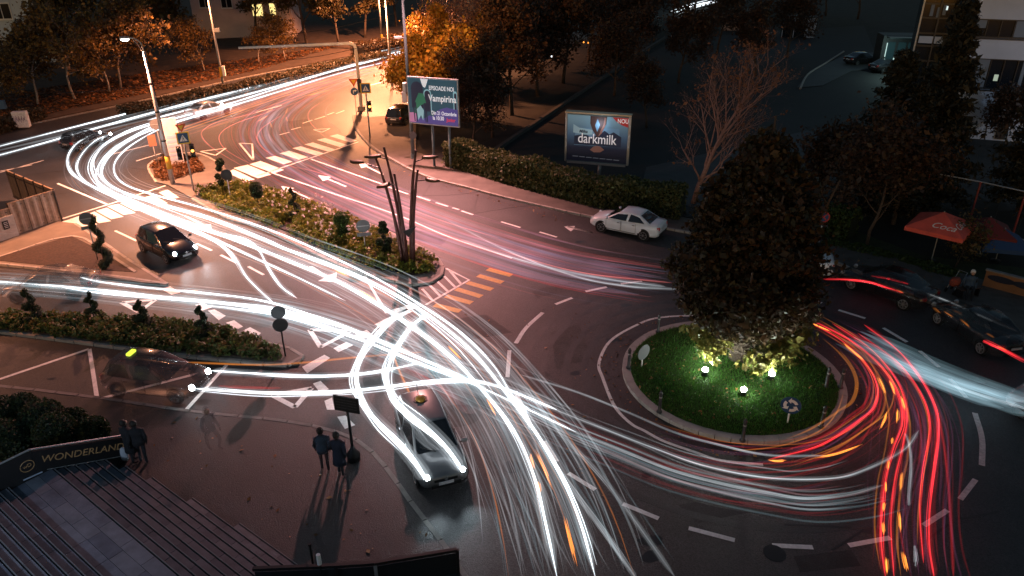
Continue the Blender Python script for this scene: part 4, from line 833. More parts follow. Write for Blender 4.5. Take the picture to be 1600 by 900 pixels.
nr = Vector((A1.y-A0.y, -(A1.x-A0.x), 0)).normalized(); nr = nr if nr.y < 0 else -nr
ww = (A0-A1).normalized()
for k in range(7):
    m_ = A0 + nr*.22 + ww*2.0 - ww*.0; MB().box((m_.x, m_.y, .25+.19*k), (4.0,.05,.18), math.atan2(ww.y, ww.x)).build('board', pm('white_board', (.55,.5,.44), .7, 0, 3, .15), wl_)
m_ = A0+nr*.26+ww*.55; MB().box((m_.x, m_.y, 1.0), (.34,.02,.5), math.atan2(ww.y, ww.x)).build('notice', darkmetal, wl_)
for k in range(4): MB().box((m_.x+nr.x*.015, m_.y+nr.y*.015, 1.15-.1*k), (.22,.01,.03), math.atan2(ww.y, ww.x)).build('print_line', sign_white, wl_)
t = thing('timber_frame', 'timber props standing inside the metal fence', 'timber frame', A3.lerp(A2, .5)+Vector((0,0,.0)))
for x in (-.9,.0,.8): MB().tube([(x,0,0),(x+.5,.3,2.4)], .07, 6).build('prop', pm('site_timber', (.25,.14,.07), .8, 0, 5, .3), t)
MB().box((0,.1,1.6), (2.6,.1,.15)).build('beam', MATS['site_timber'], t)
# ------------------------------------------------------------------ steps and lettered wall
st = thing('entrance_steps', 'wide flight of grey stone steps rising from the plaza in the lower left corner', 'steps', (0,0,0))
slabm = [granite, pm('step_granite_b', (.095,.105,.13), .55, 0, 2, .3, .15, 60), pm('step_granite_c', (.145,.15,.17), .5, 0, 2, .25, .15, 60)]
nosing = pm('step_nosing', (.15,.145,.145), .5, 0, 4, .2); shadem = pm('step_shade_base', (.02,.02,.022), .9)  # near-black step base paints the shade lines behind each nosing
angz = math.atan2(ST_E.y, ST_E.x); starts = {0: 0.0, 1: -2.07, 2: -3.93, 3: -5.0}; dist = 0.0
WA = gp(187,681,1.1); WA.z = 0; wall_e = (WA-ST_O).dot(ST_E)
for k in range(22):
    tread = TREAD if k != 9 else 1.3
    z = .11+RISE*k; p0 = ST_O+ST_N*dist; t0 = max(wall_e+.09, starts.get(k, -99)); t1 = 9.0
    stp = MB().box(p0+ST_N*(tread/2)+ST_E*((t0+t1)/2)+Vector((0,0,z/2-.025)), (t1-t0, tread-.006, z-.05), angz).build('step', shadem, st)
    MB().box(p0+ST_N*.012+ST_E*((t0+t1)/2)+Vector((0,0,z-.02)), (t1-t0, .026, .05), angz).build('nosing', nosing, stp)  # warmer strip stands in for the lamplit step edge
    nrow = 1 if tread < 1 else 3; tw = (tread-.075)/nrow
    for r_ in range(nrow):
        x = t0; off = random.uniform(.3, 1.2)
        while x < t1-.05:
            ln = min(random.choice((.95,1.1,1.2)), t1-x) if x > t0 else off
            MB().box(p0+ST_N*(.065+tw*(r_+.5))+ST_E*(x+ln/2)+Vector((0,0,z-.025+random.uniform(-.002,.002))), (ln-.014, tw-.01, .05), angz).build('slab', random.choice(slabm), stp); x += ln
    dist += tread
q = Vector((-15.5,10.5,5.2)); t = thing('wall_lamp', 'cold white lamp of the entrance beside the steps, outside the frame', 'lamp', q)
MB().box((0,0,.12), (.5,.3,.12)).build('housing', darkmetal, t); MB().box((0,0,.04), (.42,.22,.03)).build('lens', glow('entrance_lamp_lens', (.7,.82,1), 8, False), t); MB().tube([(0,0,.15),(0,0,.6)], .04, 6).build('arm', darkmetal, t)
lamp('entrance_lamp_light', q+Vector((0,0,-.1)), 800, (.52,.72,1.0), .3)
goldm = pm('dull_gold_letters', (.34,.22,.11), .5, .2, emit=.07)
lw = thing('lettered_wall', 'dark sloping wall lettered WONDERLAND with a pale handrail beside the steps', 'wall', WA)
SLN, RUN, RS = 2.62, 4.6, 1.10
def wp(s, z, y=0.0): v = ST_N*s + ST_E*y; return Vector((v.x, v.y, z+min(1, s/SLN)*RS))
dpan = pm('dark_panel', (.018,.017,.018), .5)
MB().slab([wp(-.05,-.1,-.08), wp(-.05,1.06,-.08), wp(SLN,1.06,-.08), wp(SLN,-1.2,-.08)], ST_E, .16).build('panel', dpan, lw)
MB().slab([wp(SLN+.006,-1.2,-.08), wp(SLN+.006,1.06,-.08), wp(RUN,1.06,-.08), wp(RUN,-1.2,-.08)], ST_E, .16).build('landing_panel', dpan, lw)
MB().tube([wp(-.08,1.1), wp(SLN,1.1), wp(RUN,1.1)], .032, 8).build('handrail', steel, lw); MB().tube([wp(.1,.30,.1), wp(SLN-.25,.30,.1)], .014, 6).build('trim_strip', steel, lw); MB().tube([wp(SLN-.1,.24,.1), wp(SLN+.45,.24,.1)], .022, 6).build('light_strip', pm('pale_strip', (.5,.55,.65), .4), lw)
sx_v = (wp(0,0)-wp(SLN,0)).normalized(); ny = ST_E.cross(sx_v).normalized()
Mt = Matrix((sx_v, ny, ST_E)).transposed().to_4x4(); Mt.translation = wp(SLN*.46,.70,.086); text('lettering', 'WONDERLAND', .33, goldm, lw, Mt, .006, sx=1.12)
Mt = Matrix((-ST_N, UPZ, ST_E)).transposed().to_4x4(); ce = wp(SLN+.22,.64,.088); Mt.translation = ce; text('emblem_letters', 'wD', .17, goldm, lw, Mt, .006)
MB().tube([ce + ST_N*.2*math.cos(a)+UPZ*.19*math.sin(a) for a in [2*math.pi*k/24 for k in range(25)]], .012, 5).build('emblem_ring', goldm, lw)
# balustrade of the near entrance at the bottom edge
ba = thing('balustrade', 'black framed balustrade with dark glass panels at the bottom edge of the plaza', 'balustrade', (0,0,0))
bz = 1.0; bp_ = [gp(395,889,bz), gp(525,884,bz), gp(586,880,bz), gp(714,859,bz)]
for i in range(3):
    a, b = bp_[i], bp_[i+1]; d = b-a; m_ = (a+b)/2; rz = math.atan2(d.y, d.x)
    MB().box(m_, (d.length, .10, .10), rz).build('top_rail', black, ba); MB().box(m_-Vector((0,0,.52)), (d.length-.06, .02, .8), rz).build('glass_panel', pm('smoked_glass', (.02,.022,.025), .15), ba); MB().box(b-Vector((0,0,.45)), (.09,.09,.9), rz).build('post', steel if i == 1 else darkmetal, ba)
q = gp(498,873,1.35); t = thing('security_camera', 'white cylindrical security camera pointing over the plaza', 'camera', (q.x, q.y, 0))
MB().tube([(0,0,1.15),(0,0,1.5)], .06, 12).build('housing', sign_white, t); MB().tube([(0,0,0),(0,0,1.15)], .02, 6).build('post', black, t)
q = gp(484,852,1.3); t = thing('slim_post', 'slim dark post at the bottom end of the steps', 'post', (q.x, q.y, 0)); MB().tube([(0,0,0),(0,0,1.3)], .035, 8).build('shaft', darkmetal, t); MB().lathe([(.05,0),(.05,.06)], (0,0,1.3), 10).build('cap', darkmetal, t)
# ------------------------------------------------------------------ billboards
def poster(name, col, e): return pm(name, col, .5, emit=e)
def board_frame(p0, p1, zb, zt):
    d = p1-p0; d.z = 0; L = d.length; return Vector((p0.x, p0.y, 0)), math.atan2(d.y, d.x), L
a, b_ = gp(641,191,3.4), gp(716,198,3.4); o0, rz, L = board_frame(a, b_, 3.4, 6.5); H1 = 3.25
bb = thing('billboard', 'teal and violet billboard on two posts reading EPISOADE NOI', 'billboard', o0, rz)
E1 = .42  # glow put into the poster colours, standing in for floodlight on the board
MB().box((L/2,.12,3.4+H1/2), (L+.16,.18,H1+.16)).build('frame', steel, bb)
MB().box((L/2,.015,3.4+H1/2), (L,.03,H1)).build('poster', poster('poster_teal', (.02,.085,.13), E1), bb)
for x in (.43*L,.78*L): MB().tube([(x,.25,0),(x,.25,3.5)], .10, 10).build('post', bluepole, bb, True)
for x in (.43*L,.78*L): MB().box((x,.22,4.2), (.14,.12,1.8)).build('bracket', steel, bb)
MB().box((-.32,.1,5.9), (.22,.3,.7)).build('side_light_box', sign_white, bb, bevel=.03)
def flat(name, pts, mat, par, y, z0): return MB().slab([(x,y,z0+z) for x, z in pts], (0,-1,0), .006).build(name, mat, par)
pw, pcy, pgn, pvi, ppu, prd = poster('poster_white', (.75,.8,.85), E1*1.2), poster('poster_cyan', (.25,.5,.58), E1), poster('poster_green', (.02,.17,.10), E1), poster('poster_violet', (.075,.07,.30), E1), poster('poster_dark', (.012,.02,.05), E1), poster('poster_red', (.6,.05,.09), E1)
ppk = poster('poster_pink', (.45,.2,.4), E1)
flat('violet_hill', [(0,.0),(L,.0),(L,1.35),(L*.88,1.22),(L*.78,1.3),(L*.64,1.12),(L*.56,.95),(L*.5,.55),(L*.42,.62),(L*.3,.35),(0,.4)], pvi, bb, -.002, 3.42)
flat('pink_floor', [(0,.02),(.5,.02),(.62,.75),(0,.7)], ppk, bb, -.006, 3.44)
def arch(x, z, w, h, mat, y):
    pts = [(x-w/2, z)] + [(x-w/2*math.cos(a_), z+h-w/2+w/2*math.sin(a_)) for a_ in [math.pi*k/10 for k in range(11)]] + [(x+w/2, z)]; flat('arch', pts, mat, bb, y, 3.42)
arch(.72,1.1,.95,1.9,ppu,-.004); arch(1.55,.9,.6,1.6,pcy,-.005); arch(1.55,.9,.46,1.5,ppu,-.010); arch(L-.16,1.2,.3,1.3,pcy,-.005); arch(L-.14,1.2,.18,1.15,ppu,-.010)
flat('curtain', [(.45,.7),(.55,1.6),(.85,2.2),(1.25,2.15),(1.42,1.5),(1.05,1.35),(.8,1.2),(.75,.7)], pgn, bb, -.012, 3.42)
flat('cloth_drop', [(.7,.2),(.62,1.0),(.95,1.3),(1.2,.95),(1.1,.2),(.95,.6)], pcy, bb, -.016, 3.42)
for x in (.4,.58,1.3,1.42): flat('dark_column', [(x,.1),(x+.07,.1),(x+.02,1.5),(x-.08,1.5)], ppu, bb, -.020, 3.42)
flat('chandelier', [(1.05,3.2),(1.65,3.2),(1.5,2.8),(1.4,2.6),(1.25,2.65),(1.15,2.85)], pw, bb, -.012, 3.42)
def tm(x, z, y=-.02): M = Matrix.Rotation(R(90), 4, 'X'); M.translation = (x, y, z); return M
text('lettering', 'EPISOADE NOI', .42, pw, bb, tm(L*.69, 3.4+2.62), bold=.008, sx=.72)
text('title_lettering', 'Vampirina', .66, pw, bb, tm(L*.70, 3.4+1.9), bold=.012, sx=.82); text('lettering', 'Din 21 Octombrie', .38, pw, bb, tm(L*.72, 3.4+.85), bold=.008, sx=.70)
text('lettering', 'la 10:30', .40, pw, bb, tm(L*.60, 3.4+.48), bold=.008, sx=.72); text('red_lettering', 'Junior', .36, prd, bb, tm(L*.86, 3.4+.42), bold=.012, sx=.8)
a, b_ = gp(882,252,1.15), gp(981,260,1.15); o0, rz, L = board_frame(a, b_, 1.15, 4.7); H2 = 3.55; z0 = 1.15; E2 = .26
b2 = thing('billboard', 'lit advertising box reading darkmilk on a single post behind the hedge', 'billboard', o0, rz)
MB().box((L/2,.25,z0+H2/2), (L,.42,H2)).build('case', bluepole, b2, bevel=.02)
for n_a, c_, d_ in (('top_frame',(L/2,.2,z0+H2+.02),(L+.06,.55,.09)),('bottom_frame',(L/2,.02,z0+.0),(L*.92,.14,.14)),('side_frame',(L-.05,.02,z0+H2/2),(.16,.1,H2-.1)),('side_frame',(.06,.02,z0+H2/2),(.12,.1,H2-.1))):
    MB().box(c_, d_).build(n_a, pm('warm_frame', (.55,.45,.3), .4, .3) if n_a == 'top_frame' else steel, b2)
MB().tube([(L*.55,.25,0),(L*.55,.25,z0)], .13, 12).build('post', steel, b2, True)
gpst = bpy.data.materials.new('poster_gradient'); gpst.use_nodes = True; nt = gpst.node_tree; bs = nt.nodes['Principled BSDF']; tc = nt.nodes.new('ShaderNodeTexCoord'); sx_ = nt.nodes.new('ShaderNodeSeparateXYZ'); cr = nt.nodes.new('ShaderNodeValToRGB')
nt.links.new(tc.outputs['Generated'], sx_.inputs[0]); nt.links.new(sx_.outputs['Z'], cr.inputs[0]); el = cr.color_ramp.elements
el[0].color = (.008,.010,.022,1); el[1].color = (.20,.36,.46,1); el[0].position = .12; el.new(.55).color = (.05,.11,.20,1); el.new(.3).color = (.012,.018,.045,1)
nt.links.new(cr.outputs[0], bs.inputs['Base Color']); nt.links.new(cr.outputs[0], bs.inputs['Emission Color']); bs.inputs['Emission Strength'].default_value = E2
MB().box((L/2,.02,z0+H2/2), (L-.3,.03,H2-.3)).build('poster', gpst, b2)
pc, ps, pbar, pwh, pre, pmt = poster('poster_cocoa', (.05,.022,.022), E2), poster('poster_cocoa_sheen', (.24,.11,.09), E2), poster('poster_bar', (.13,.25,.38), E2), poster('poster_lettering', (.8,.75,.78), E2*1.4), poster('poster_corner_red', (.45,.03,.03), E2), poster('poster_hills', (.012,.02,.05), E2)
def f2(name, pts, mat, y): MB().slab([(x*(L-.3)+.15, y, z0+.15+z*(H2-.3)) for x, z in pts], (0,-1,0), .005).build(name, mat, b2)
f2('pale_bar', [(.12,.35),(.14,.72),(.86,.76),(.88,.36)], pbar, .002); f2('hills', [(.12,.36),(.12,.55),(.3,.60),(.4,.54),(.55,.62),(.62,.7),(.7,.63),(.77,.68),(.9,.58),(.9,.36)], pmt, -.003); f2('label', [(.1,.62),(.1,.80),(.2,.73),(.42,.70),(.42,.60),(.3,.585)], poster('poster_label', (.3,.45,.52), E2), -.008)
Mq = tm(.27*(L-.3)+.15, z0+.15+.655*(H2-.3), -.016); text('lettering', 'Milka', .28, pmt, b2, Mq, shear=.2, bold=.008)
f2('stream', [(.38,1),(.38,.84),(.42,.7),(.5,.55),(.53,.55),(.57,.66),(.64,.84),(.65,1)], pc, -.012); f2('stream_gap', [(.5,.66),(.46,.80),(.5,.95),(.54,.82)], pbar, -.016); f2('sheen', [(.52,.56),(.55,.68),(.60,.84),(.61,.98),(.64,.98),(.63,.82),(.57,.63)], ps, -.016); f2('pool', [(.39,.26),(.45,.34),(.5,.36),(.56,.35),(.63,.28),(.56,.22),(.46,.21)], ps, -.012)
f2('red_corner', [(.74,1),(1.0,1),(1.0,.80),(.9,.84),(.8,.92)], pre, -.014)
text('lettering', 'NOU', .42, pwh, b2, tm(.92*(L-.3)+.12, z0+.15+.925*(H2-.3), -.026), bold=.006, sx=.8); text('lettering', 'darkmilk', .98, pwh, b2, tm(.5*(L-.3)+.15, z0+.15+.50*(H2-.3), -.026), bold=.006, sx=.8)
for k in range(7): f2('small_print', [(.1+.115*k,.085-.004*k),(.1+.115*k,.105-.004*k),(.195+.115*k,.105-.004*k),(.195+.115*k,.085-.004*k)], poster('poster_print', (.12,.13,.16), E2), -.008)
lamp('billboard_spill', o0 + Vector((L/2,-1.0,4.0)), 30, (.7,.85,1), .4)
# ------------------------------------------------------------------ buildings
panel = pm('facade_panel', (.46,.49,.56), .7, 0, .6, .08, .05, 20); winfr = pm('window_frame', (.02,.022,.026), .4); wglass = pm('window_glass', (.012,.016,.022), .12); blind = pm('window_blind', (.16,.19,.23), .7)
C0 = gp(1462,212); C0.z = 0; C1 = gp(1640,226); C1.z = 0; d = C1-C0; rz = math.atan2(d.y, d.x); BW = 22
of = thing('office_block', 'pale office block with long bands of dark windows at the upper right', 'building', C0, rz)
for z0_, z1_ in ((-.1,4.05),(6.5,8.05),(9.5,12.4)): MB().box((BW/2,3,(z0_+z1_)/2), (BW,6,z1_-z0_)).build('wall_band', panel, of)
MB().box((.35,2.95,6.2), (.7,5.86,12.3)).build('corner_pier', panel, of)
MB().box((BW/2,3.4,6), (BW-.6,5.4,11.8)).build('dark_core', wglass, of)
for (zb, zt, k0) in ((4.05,6.5,5),(8.05,9.5,0)):
    nw = 22
    for k in range(nw):
        x = .75+k*.95
        wf = MB().box((x+.475,.28,zt-.05), (.95,.1,.1)).box((x+.475,.28,zb+.05), (.95,.1,.1)).box((x+.03,.28,(zb+zt)/2), (.06,.1,zt-zb-.2)).build('window', winfr, of)
        MB().box((x+.475,.34,(zb+zt)/2), (.93,.03,zt-zb-.15)).build('pane', wglass, wf)
        if random.random() < .42: hh = random.choice((.5,.75,1))*(zt-zb-.25); MB().box((x+.5,.31,zt-.12-hh/2), (random.choice((.8,.8,.25)),.02,hh)).build('blind', blind, wf)
    MB().box((BW/2,-.05,zb-.03), (BW,.14,.08)).build('sill', winfr, of)
for x, w in ((1.6,1.6),(4.7,.7),(7.5,1.6)): MB().box((x,-.05,1.0), (w,.12,1.7)).build('basement_opening', winfr, of)
MB().box((3.3,.31,5.0), (.3,.06,.5)).build('lit_window', glow('office_light', (.75,.9,.7), .45, False), of)
# stair tower of glass
stw = thing('stair_tower', 'glazed stair tower with pale corner post at the left of the office block', 'building', C0 + Vector((d.x, d.y, 0)).normalized()*-2.6 + Vector((0,1.2,0)), rz)
MB().box((1.25,2,6), (2.3,3.6,12)).build('core', wglass, stw)
for z in (1.2,3.2,4.6,5.9,7.1,8.1,9.3,10.4,11.6): MB().box((1.25,.14,z), (2.5,.14,.12)).build('mullion', winfr, stw)
for x in (.0,1.3,2.45): MB().box((x,.1,6), (.12,.16,12)).build('mullion', steel if x == 0 else winfr, stw)
MB().box((1.3,.08,7.6), (2.2,.06,.55)).build('spandrel', panel, stw)
for x, z in ((.7,9.9),(1.2,9.7),(1.6,10.0)): MB().box((x,.12,z), (.25,.04,.9)).build('blind', blind, stw)
MB().box((1.75,.10,10.1), (.12,.04,.3)).build('lit_window', glow('stair_light', (.85,1,.95), 1.0, False), stw)
# glazed entrance with cold light
q = gp(1402,112); en = thing('glazed_entrance', 'glazed entrance with cold white light and a small canopy beside the office block', 'building', q, R(-10))
MB().box((1.6,2.2,2.0), (7.4,3,4)).build('volume', pm('dark_cladding', (.012,.014,.016), .6), en); MB().box((0,.2,3.9), (3.6,1.8,.12)).build('canopy', pm('canopy', (.012,.02,.022), .4), en)
for x in (-1.1,.1,1.2): MB().box((x,.66,1.8), (.9,.04,3.0)).build('glass_door', pm('entrance_glass', (.03,.06,.07), .2, emit=.06), en)
MB().box((-.35,.60,.9), (.5,.06,1.3)).build('lit_door', glow('entrance_light', (.7,1,.95), .9, False), en); MB().box((-1.6,.62,2.4), (.08,.06,1.6)).build('light_strip', glow('entrance_strip', (.7,1,.95), .8, False), en)
lamp('entrance_lamp', q+Vector((-2.4,-2.2,2.8)), 220, (.65,1,.95), .2); 
fo = MB().prism(px((1245,138),(1265,112),(1320,88),(1370,82),(1400,105),(1330,112),(1285,135)), .05, .10).build('forecourt', pm('forecourt_paving', (.05,.053,.053), .7, 0, 1, .2)); tag(fo, kind='structure')
MB().tube([p+Vector((0,0,.12)) for p in spline(px((1250,140),(1262,118),(1290,100),(1318,82)), 16)], .12, 6).build('forecourt_kerb', kerbm, fo)
# kiosk, container
def hut(name, label, cat, u, v, w, dd, h, mat, rz, wins, roofm=None):
    t = thing(name, label, cat, gp(u, v), rz)
    MB().box((0,dd/2,h/2), (w,dd,h)).build('wall', mat, t); MB().box((0,dd/2,h+.06), (w+.3,dd+.3,.12)).build('roof', roofm or darkmetal, t)
    for x, z, ww_, hh in wins:
        wf = MB().box((x,-.02,z), (ww_,.06,hh)).build('window', sign_white, t); MB().box((x-ww_*.24,-.06,z), (ww_*.42,.03,hh*.86)).build('pane', wglass, wf); MB().box((x+ww_*.24,-.06,z), (ww_*.42,.03,hh*.86)).build('pane', wglass, wf)
    return t
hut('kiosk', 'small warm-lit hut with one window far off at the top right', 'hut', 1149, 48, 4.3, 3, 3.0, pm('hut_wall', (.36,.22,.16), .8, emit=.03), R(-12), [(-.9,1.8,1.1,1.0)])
t = hut('glass_kiosk', 'white framed glazed cabin in the dark, left of the office block', 'cabin', 1246, 59, 4.8, 2.5, 2.9, wglass, R(-14), [])
for x in (-2.35,-.7,1.0,2.35): MB().box((x,-.04,1.45), (.1,.08,2.9)).build('frame_post', panel, t)
MB().box((1.7,-.06,1.45), (1.2,.05,2.8)).build('white_panel', panel, t); MB().box((0,-.05,2.85), (4.9,.1,.12)).build('frame_top', panel, t)
# dwelling houses on the upper left
def house(label, u, v, w, dd, h, rz, wallm, wins, lit=(), group=None, off=0):
    t = thing('apartment_house', label, 'building', gp(u, v), rz)
    MB().box((w/2+off,dd/2,h/2), (w,dd,h)).build('wall', wallm, t); MB().box((w/2+off,dd/2,h+.15), (w+.6,dd+.6,.3)).build('roof', darkmetal, t)
    for i, (x, z, ww_, hh) in enumerate(wins):
        wf = MB().box((x,-.03,z), (ww_+.16,.1,hh+.16)).build('window', sign_white, t)
        for k in (-1,1): MB().box((x+k*ww_*.25,-.10,z), (ww_*.44,.04,hh*.92)).build('pane', glow('lit_window_pane', (1,.72,.25), 1.6, False) if i in lit else wglass, wf)
        MB().box((x,-.12,z-hh/2-.1), (ww_+.3,.2,.06)).build('sill', sign_white, wf)
    return t
bluewall = pm('blue_grey_render', (.5,.58,.66), .8, 0, .5, .12); pinkwall = pm('pink_render', (.66,.52,.50), .8, 0, .5, .12)
house('pale blue-grey house with a dark double window at the upper left corner', -60, 105, 13.5, 8, 15, R(14), bluewall, [(11.2,6.6,2.0,1.9),(11.2,10.6,2.0,1.9),(6.5,6.6,2.0,1.9),(5.5,2.2,2,1.9)])
house('pinkish white house with two lit yellow windows behind the lamp post', 308, 62, 15, 8, 15, R(6), pinkwall, [(2.2,5.6,1.7,1.8),(5.4,5.4,1.6,1.6),(6.2,10.5,2.2,1.8),(3,10.5,2,1.8),(9.9,4.2,1.6,1.8),(12.2,4.2,.9,2.0)], (4,5))
# white cabinet, blue bin at left kerb
t = thing('utility_cabinet', 'white utility cabinet with graffiti at the leafy left kerb', 'cabinet', gp(37,199,.12), R(12)); MB().box((0,0,.75), (1.2,.55,1.4)).build('body', pm('cabinet_white', (.6,.6,.62), .6, 0, 3, .15), t, bevel=.03); MB().box((0,0,.1), (1.1,.5,.2)).build('plinth', kerbdark, t)
for x in (-.29,.29): MB().box((x,-.285,.8), (.54,.02,1.1)).build('cabinet_door', pm('cabinet_door', (.55,.57,.6), .6, 0, 6, .3), t)
for k in range(4): MB().tube(spline([(-.4+.22*k,-.30,.5+.1*(k % 2)),(-.32+.22*k,-.30,.9),(-.22+.2*k,-.30,.7),(-.26+.22*k,-.30,1.1)], 10), .02, 4).build('graffiti', pm('graffiti_violet', (.12,.08,.2), .6), t)
t = thing('litter_bin', 'small blue box on legs at the far left kerb', 'bin', gp(6,178,.12), R(12)); MB().box((0,0,.9), (.8,.4,.8)).build('box', pm('bin_blue', (.04,.12,.24), .5), t, bevel=.03); MB().box((-.3,0,.25), (.06,.06,.5)).build('leg', darkmetal, t); MB().box((.3,0,.25), (.06,.06,.5)).build('leg', darkmetal, t)
# umbrellas on the right
def umbrella(u, v, label, s, h, rz, mat, words=True):
    b = gp(u, v, .05); t = thing('parasol', label, 'parasol', b, rz); MB().tube([(0,0,0),(0,0,h+.05)], .03, 8).build('pole', greysteel, t); MB().lathe([(.25,0),(.25,.08),(.05,.12)], (0,0,0), 12).build('base', darkmetal, t)
    ap = Vector((0,0,h)); c_ = [Vector((s*x, s*y, h-.75)) for x, y in ((-1,-1),(1,-1),(1,1),(-1,1))]
    cn = MB().add([ap]+c_+[p-Vector((0,0,.22)) for p in c_]+[p*.97 for p in [ap-Vector((0,0,.03))]], [(0,1,2),(0,2,3),(0,3,4),(0,4,1),(1,5,6,2),(2,6,7,3),(3,7,8,4),(4,8,5,1),(9,6,5),(9,7,6),(9,8,7),(9,5,8)]).build('canopy', mat, t)
    if words:
        for k, w_ in ((0,'Coca'),(1,'Cola')):
            nrm = Vector((0,-.75,s)) if k == 0 else Vector((.75,0,s)); nrm.normalize(); X = Vector((1,0,0)) if k == 0 else Vector((0,1,0)); Y = nrm.cross(X); M = Matrix((X, Y, nrm)).transposed().to_4x4(); M.translation = ap + (Vector((.22*s,-s*.66,-.5)) if k == 0 else Vector((s*.66,-.15*s,-.5))) + nrm*.01
            text('lettering', w_, .40*s, sign_white, cn, M, .004, shear=.35, sx=1.0)
    return t
umred = pm('parasol_red', (.66,.10,.07), .8, 0, 2, .15); umb_b = pm('parasol_blue', (.02,.06,.16), .8)
umbrella(1455, 408, 'red parasol lettered Coca Cola at the edge of the terrace', 1.4, 2.85, R(-42), umred); umbrella(1530, 400, 'second, darker red parasol half hidden behind the lettered one', 1.2, 2.3, R(-20), pm('parasol_dark_red', (.14,.02,.02), .8), False); umbrella(1555, 408, 'blue parasol low at the right behind the red ones', 1.2, 1.9, R(-15), umb_b, False)
# ball court cage
t = thing('court_cage', 'tall frame of red posts round a dark ball court at the right edge', 'cage', (0,0,0)); redp = pm('red_post', (.22,.035,.04), .5); netm = pm('net_green', (.02,.03,.028), .8)
Q = [gp(1434,345), gp(1510,362), gp(1578,380), gp(1660,402)]
for p in Q: MB().tube([p, p+Vector((0,0,3.1))], .06, 8).build('post', redp, t)
for p, q in zip(Q, Q[1:]):
    for z in (3.1,.4): MB().tube([p+Vector((0,0,z)), q+Vector((0,0,z))], .04, 6).build('rail', steel, t)
Bk = gp(1462,250); Bk.z = 0; MB().tube([Q[0]+Vector((0,0,3.1)), Bk+Vector((0,0,3.1))], .05, 6).build('rail', steel, t); MB().tube([Bk, Bk+Vector((0,0,3.1))], .06, 8).build('post', redp, t)
for k in range(1, 6): MB().tube([Q[0].lerp(Q[3], k/6+.02), Q[0].lerp(Q[3], k/6+.02)+Vector((0,0,3.1))], .012, 4).build('net_cord', netm, t)
t = thing('terrace_wall', 'low ochre wall with dark painted ovals at the right edge', 'wall', (0,0,0)); wa, wb_ = gp(1535,446,.1), gp(1640,474,.1); dd_ = wb_-wa; rz = math.atan2(dd_.y, dd_.x); m_ = (wa+wb_)/2
MB().box((m_.x,m_.y,.55), (dd_.length,.18,.85), rz).build('panel', pm('ochre_panel', (.26,.12,.05), .7, 0, 2, .15), t); MB().box((m_.x,m_.y,1.0), (dd_.length+.1,.24,.06), rz).build('coping', kerbdark, t)
u_ = dd_.normalized(); nn = Vector((u_.y,-u_.x,0)); nn = nn if nn.y < 0 else -nn
for s in (.25,.62,.95): c_ = wa+u_*(dd_.length*s)+nn*.10; c_.z = .68; MB().add([c_+Vector((u_.x*.62*math.cos(a_), u_.y*.62*math.cos(a_), .17*math.sin(a_))) for a_ in [2*math.pi*k/20 for k in range(20)]] + [c_+nn*.015+Vector((u_.x*.62*math.cos(a_), u_.y*.62*math.cos(a_), .17*math.sin(a_))) for a_ in [2*math.pi*k/20 for k in range(20)]], [tuple(range(20)), tuple(range(39,19,-1))]+[(k,(k+1)%20,20+(k+1)%20,20+k) for k in range(20)]).build('dark_oval', pm('oval_blue', (.01,.015,.035), .6), t)
# wires over the upper left
for i, (p, q, zz, lab) in enumerate([((90,145),(350,100),8.2,'span wire between the shrub-island lamp and the far kerb'),((350,100),(613,60),8.0,'span wire running along the upper road to the lit lamp post'),((350,60),(620,20),9,'upper wire along the trees of the upper road')]):
    a, b_ = gp(*p, zz), gp(*q, zz); wire_ = MB().tube([a.lerp(b_, k/14)-Vector((0,0,1.2*math.sin(math.pi*k/14)*.4)) for k in range(15)], .018, 4).build('overhead_wire', rubber); tag(wire_, lab, 'wire')
# ------------------------------------------------------------------ trees
def grow(h, r, rng, nb=(5,8), levels=3, spread=.8, base=.25, up=.35, split=None, curve=.12):
    """trunk, limbs and twigs as tapered tubes; returns mesh builder and twig points"""
    mb = MB(); tips = []
    def branch(p, d, L, r0, lv):
        n = 6 if lv < 2 else 4; pts = [p]; q = p.copy(); dd = d.normalized()
        for i in range(n):
            dd = (dd + Vector((rng.normal(0,curve), rng.normal(0,curve), rng.normal(0,curve*.6)+ (up*.12 if lv else .03)))).normalized(); q = q+dd*L/n; pts.append(q.copy())
        mb.tube(pts, [r0*(1-.75*i/n) for i in range(n+1)], (8,6,4,3)[min(lv,3)], lv == 0)
        if lv >= levels: tips.extend(pts[1:]); return
        k = rng.integers(*nb) if lv else (split or nb[1]+2)
        for j in range(k):
            f = base+(1-base)*(j+rng.uniform(.1,.9))/k if lv == 0 else rng.uniform(.25,1); i = min(n-1, int(f*n)); s = pts[i].lerp(pts[i+1], f*n-i)
            a = 2.4*j+rng.uniform(-.5,.5); t = (pts[i+1]-pts[i]).normalized(); x = t.orthogonal().normalized(); y = t.cross(x)
            sp = spread*rng.uniform(.7,1.2); nd = t*math.cos(sp)+(x*math.cos(a)+y*math.sin(a))*math.sin(sp)
            branch(s, nd, L*(.62 if lv else .52)*rng.uniform(.7,1.1)*(1.15-.5*f if lv == 0 else 1), r0*(.5 if lv else .45)*(1-.4*f), lv+1)
        if lv: tips.append(pts[-1])
    branch(Vector((0,0,0)), Vector((rng.normal(0,.04), rng.normal(0,.04), 1)), h*.8, r, 0)
    return mb, np.array([tuple(t) for t in tips])
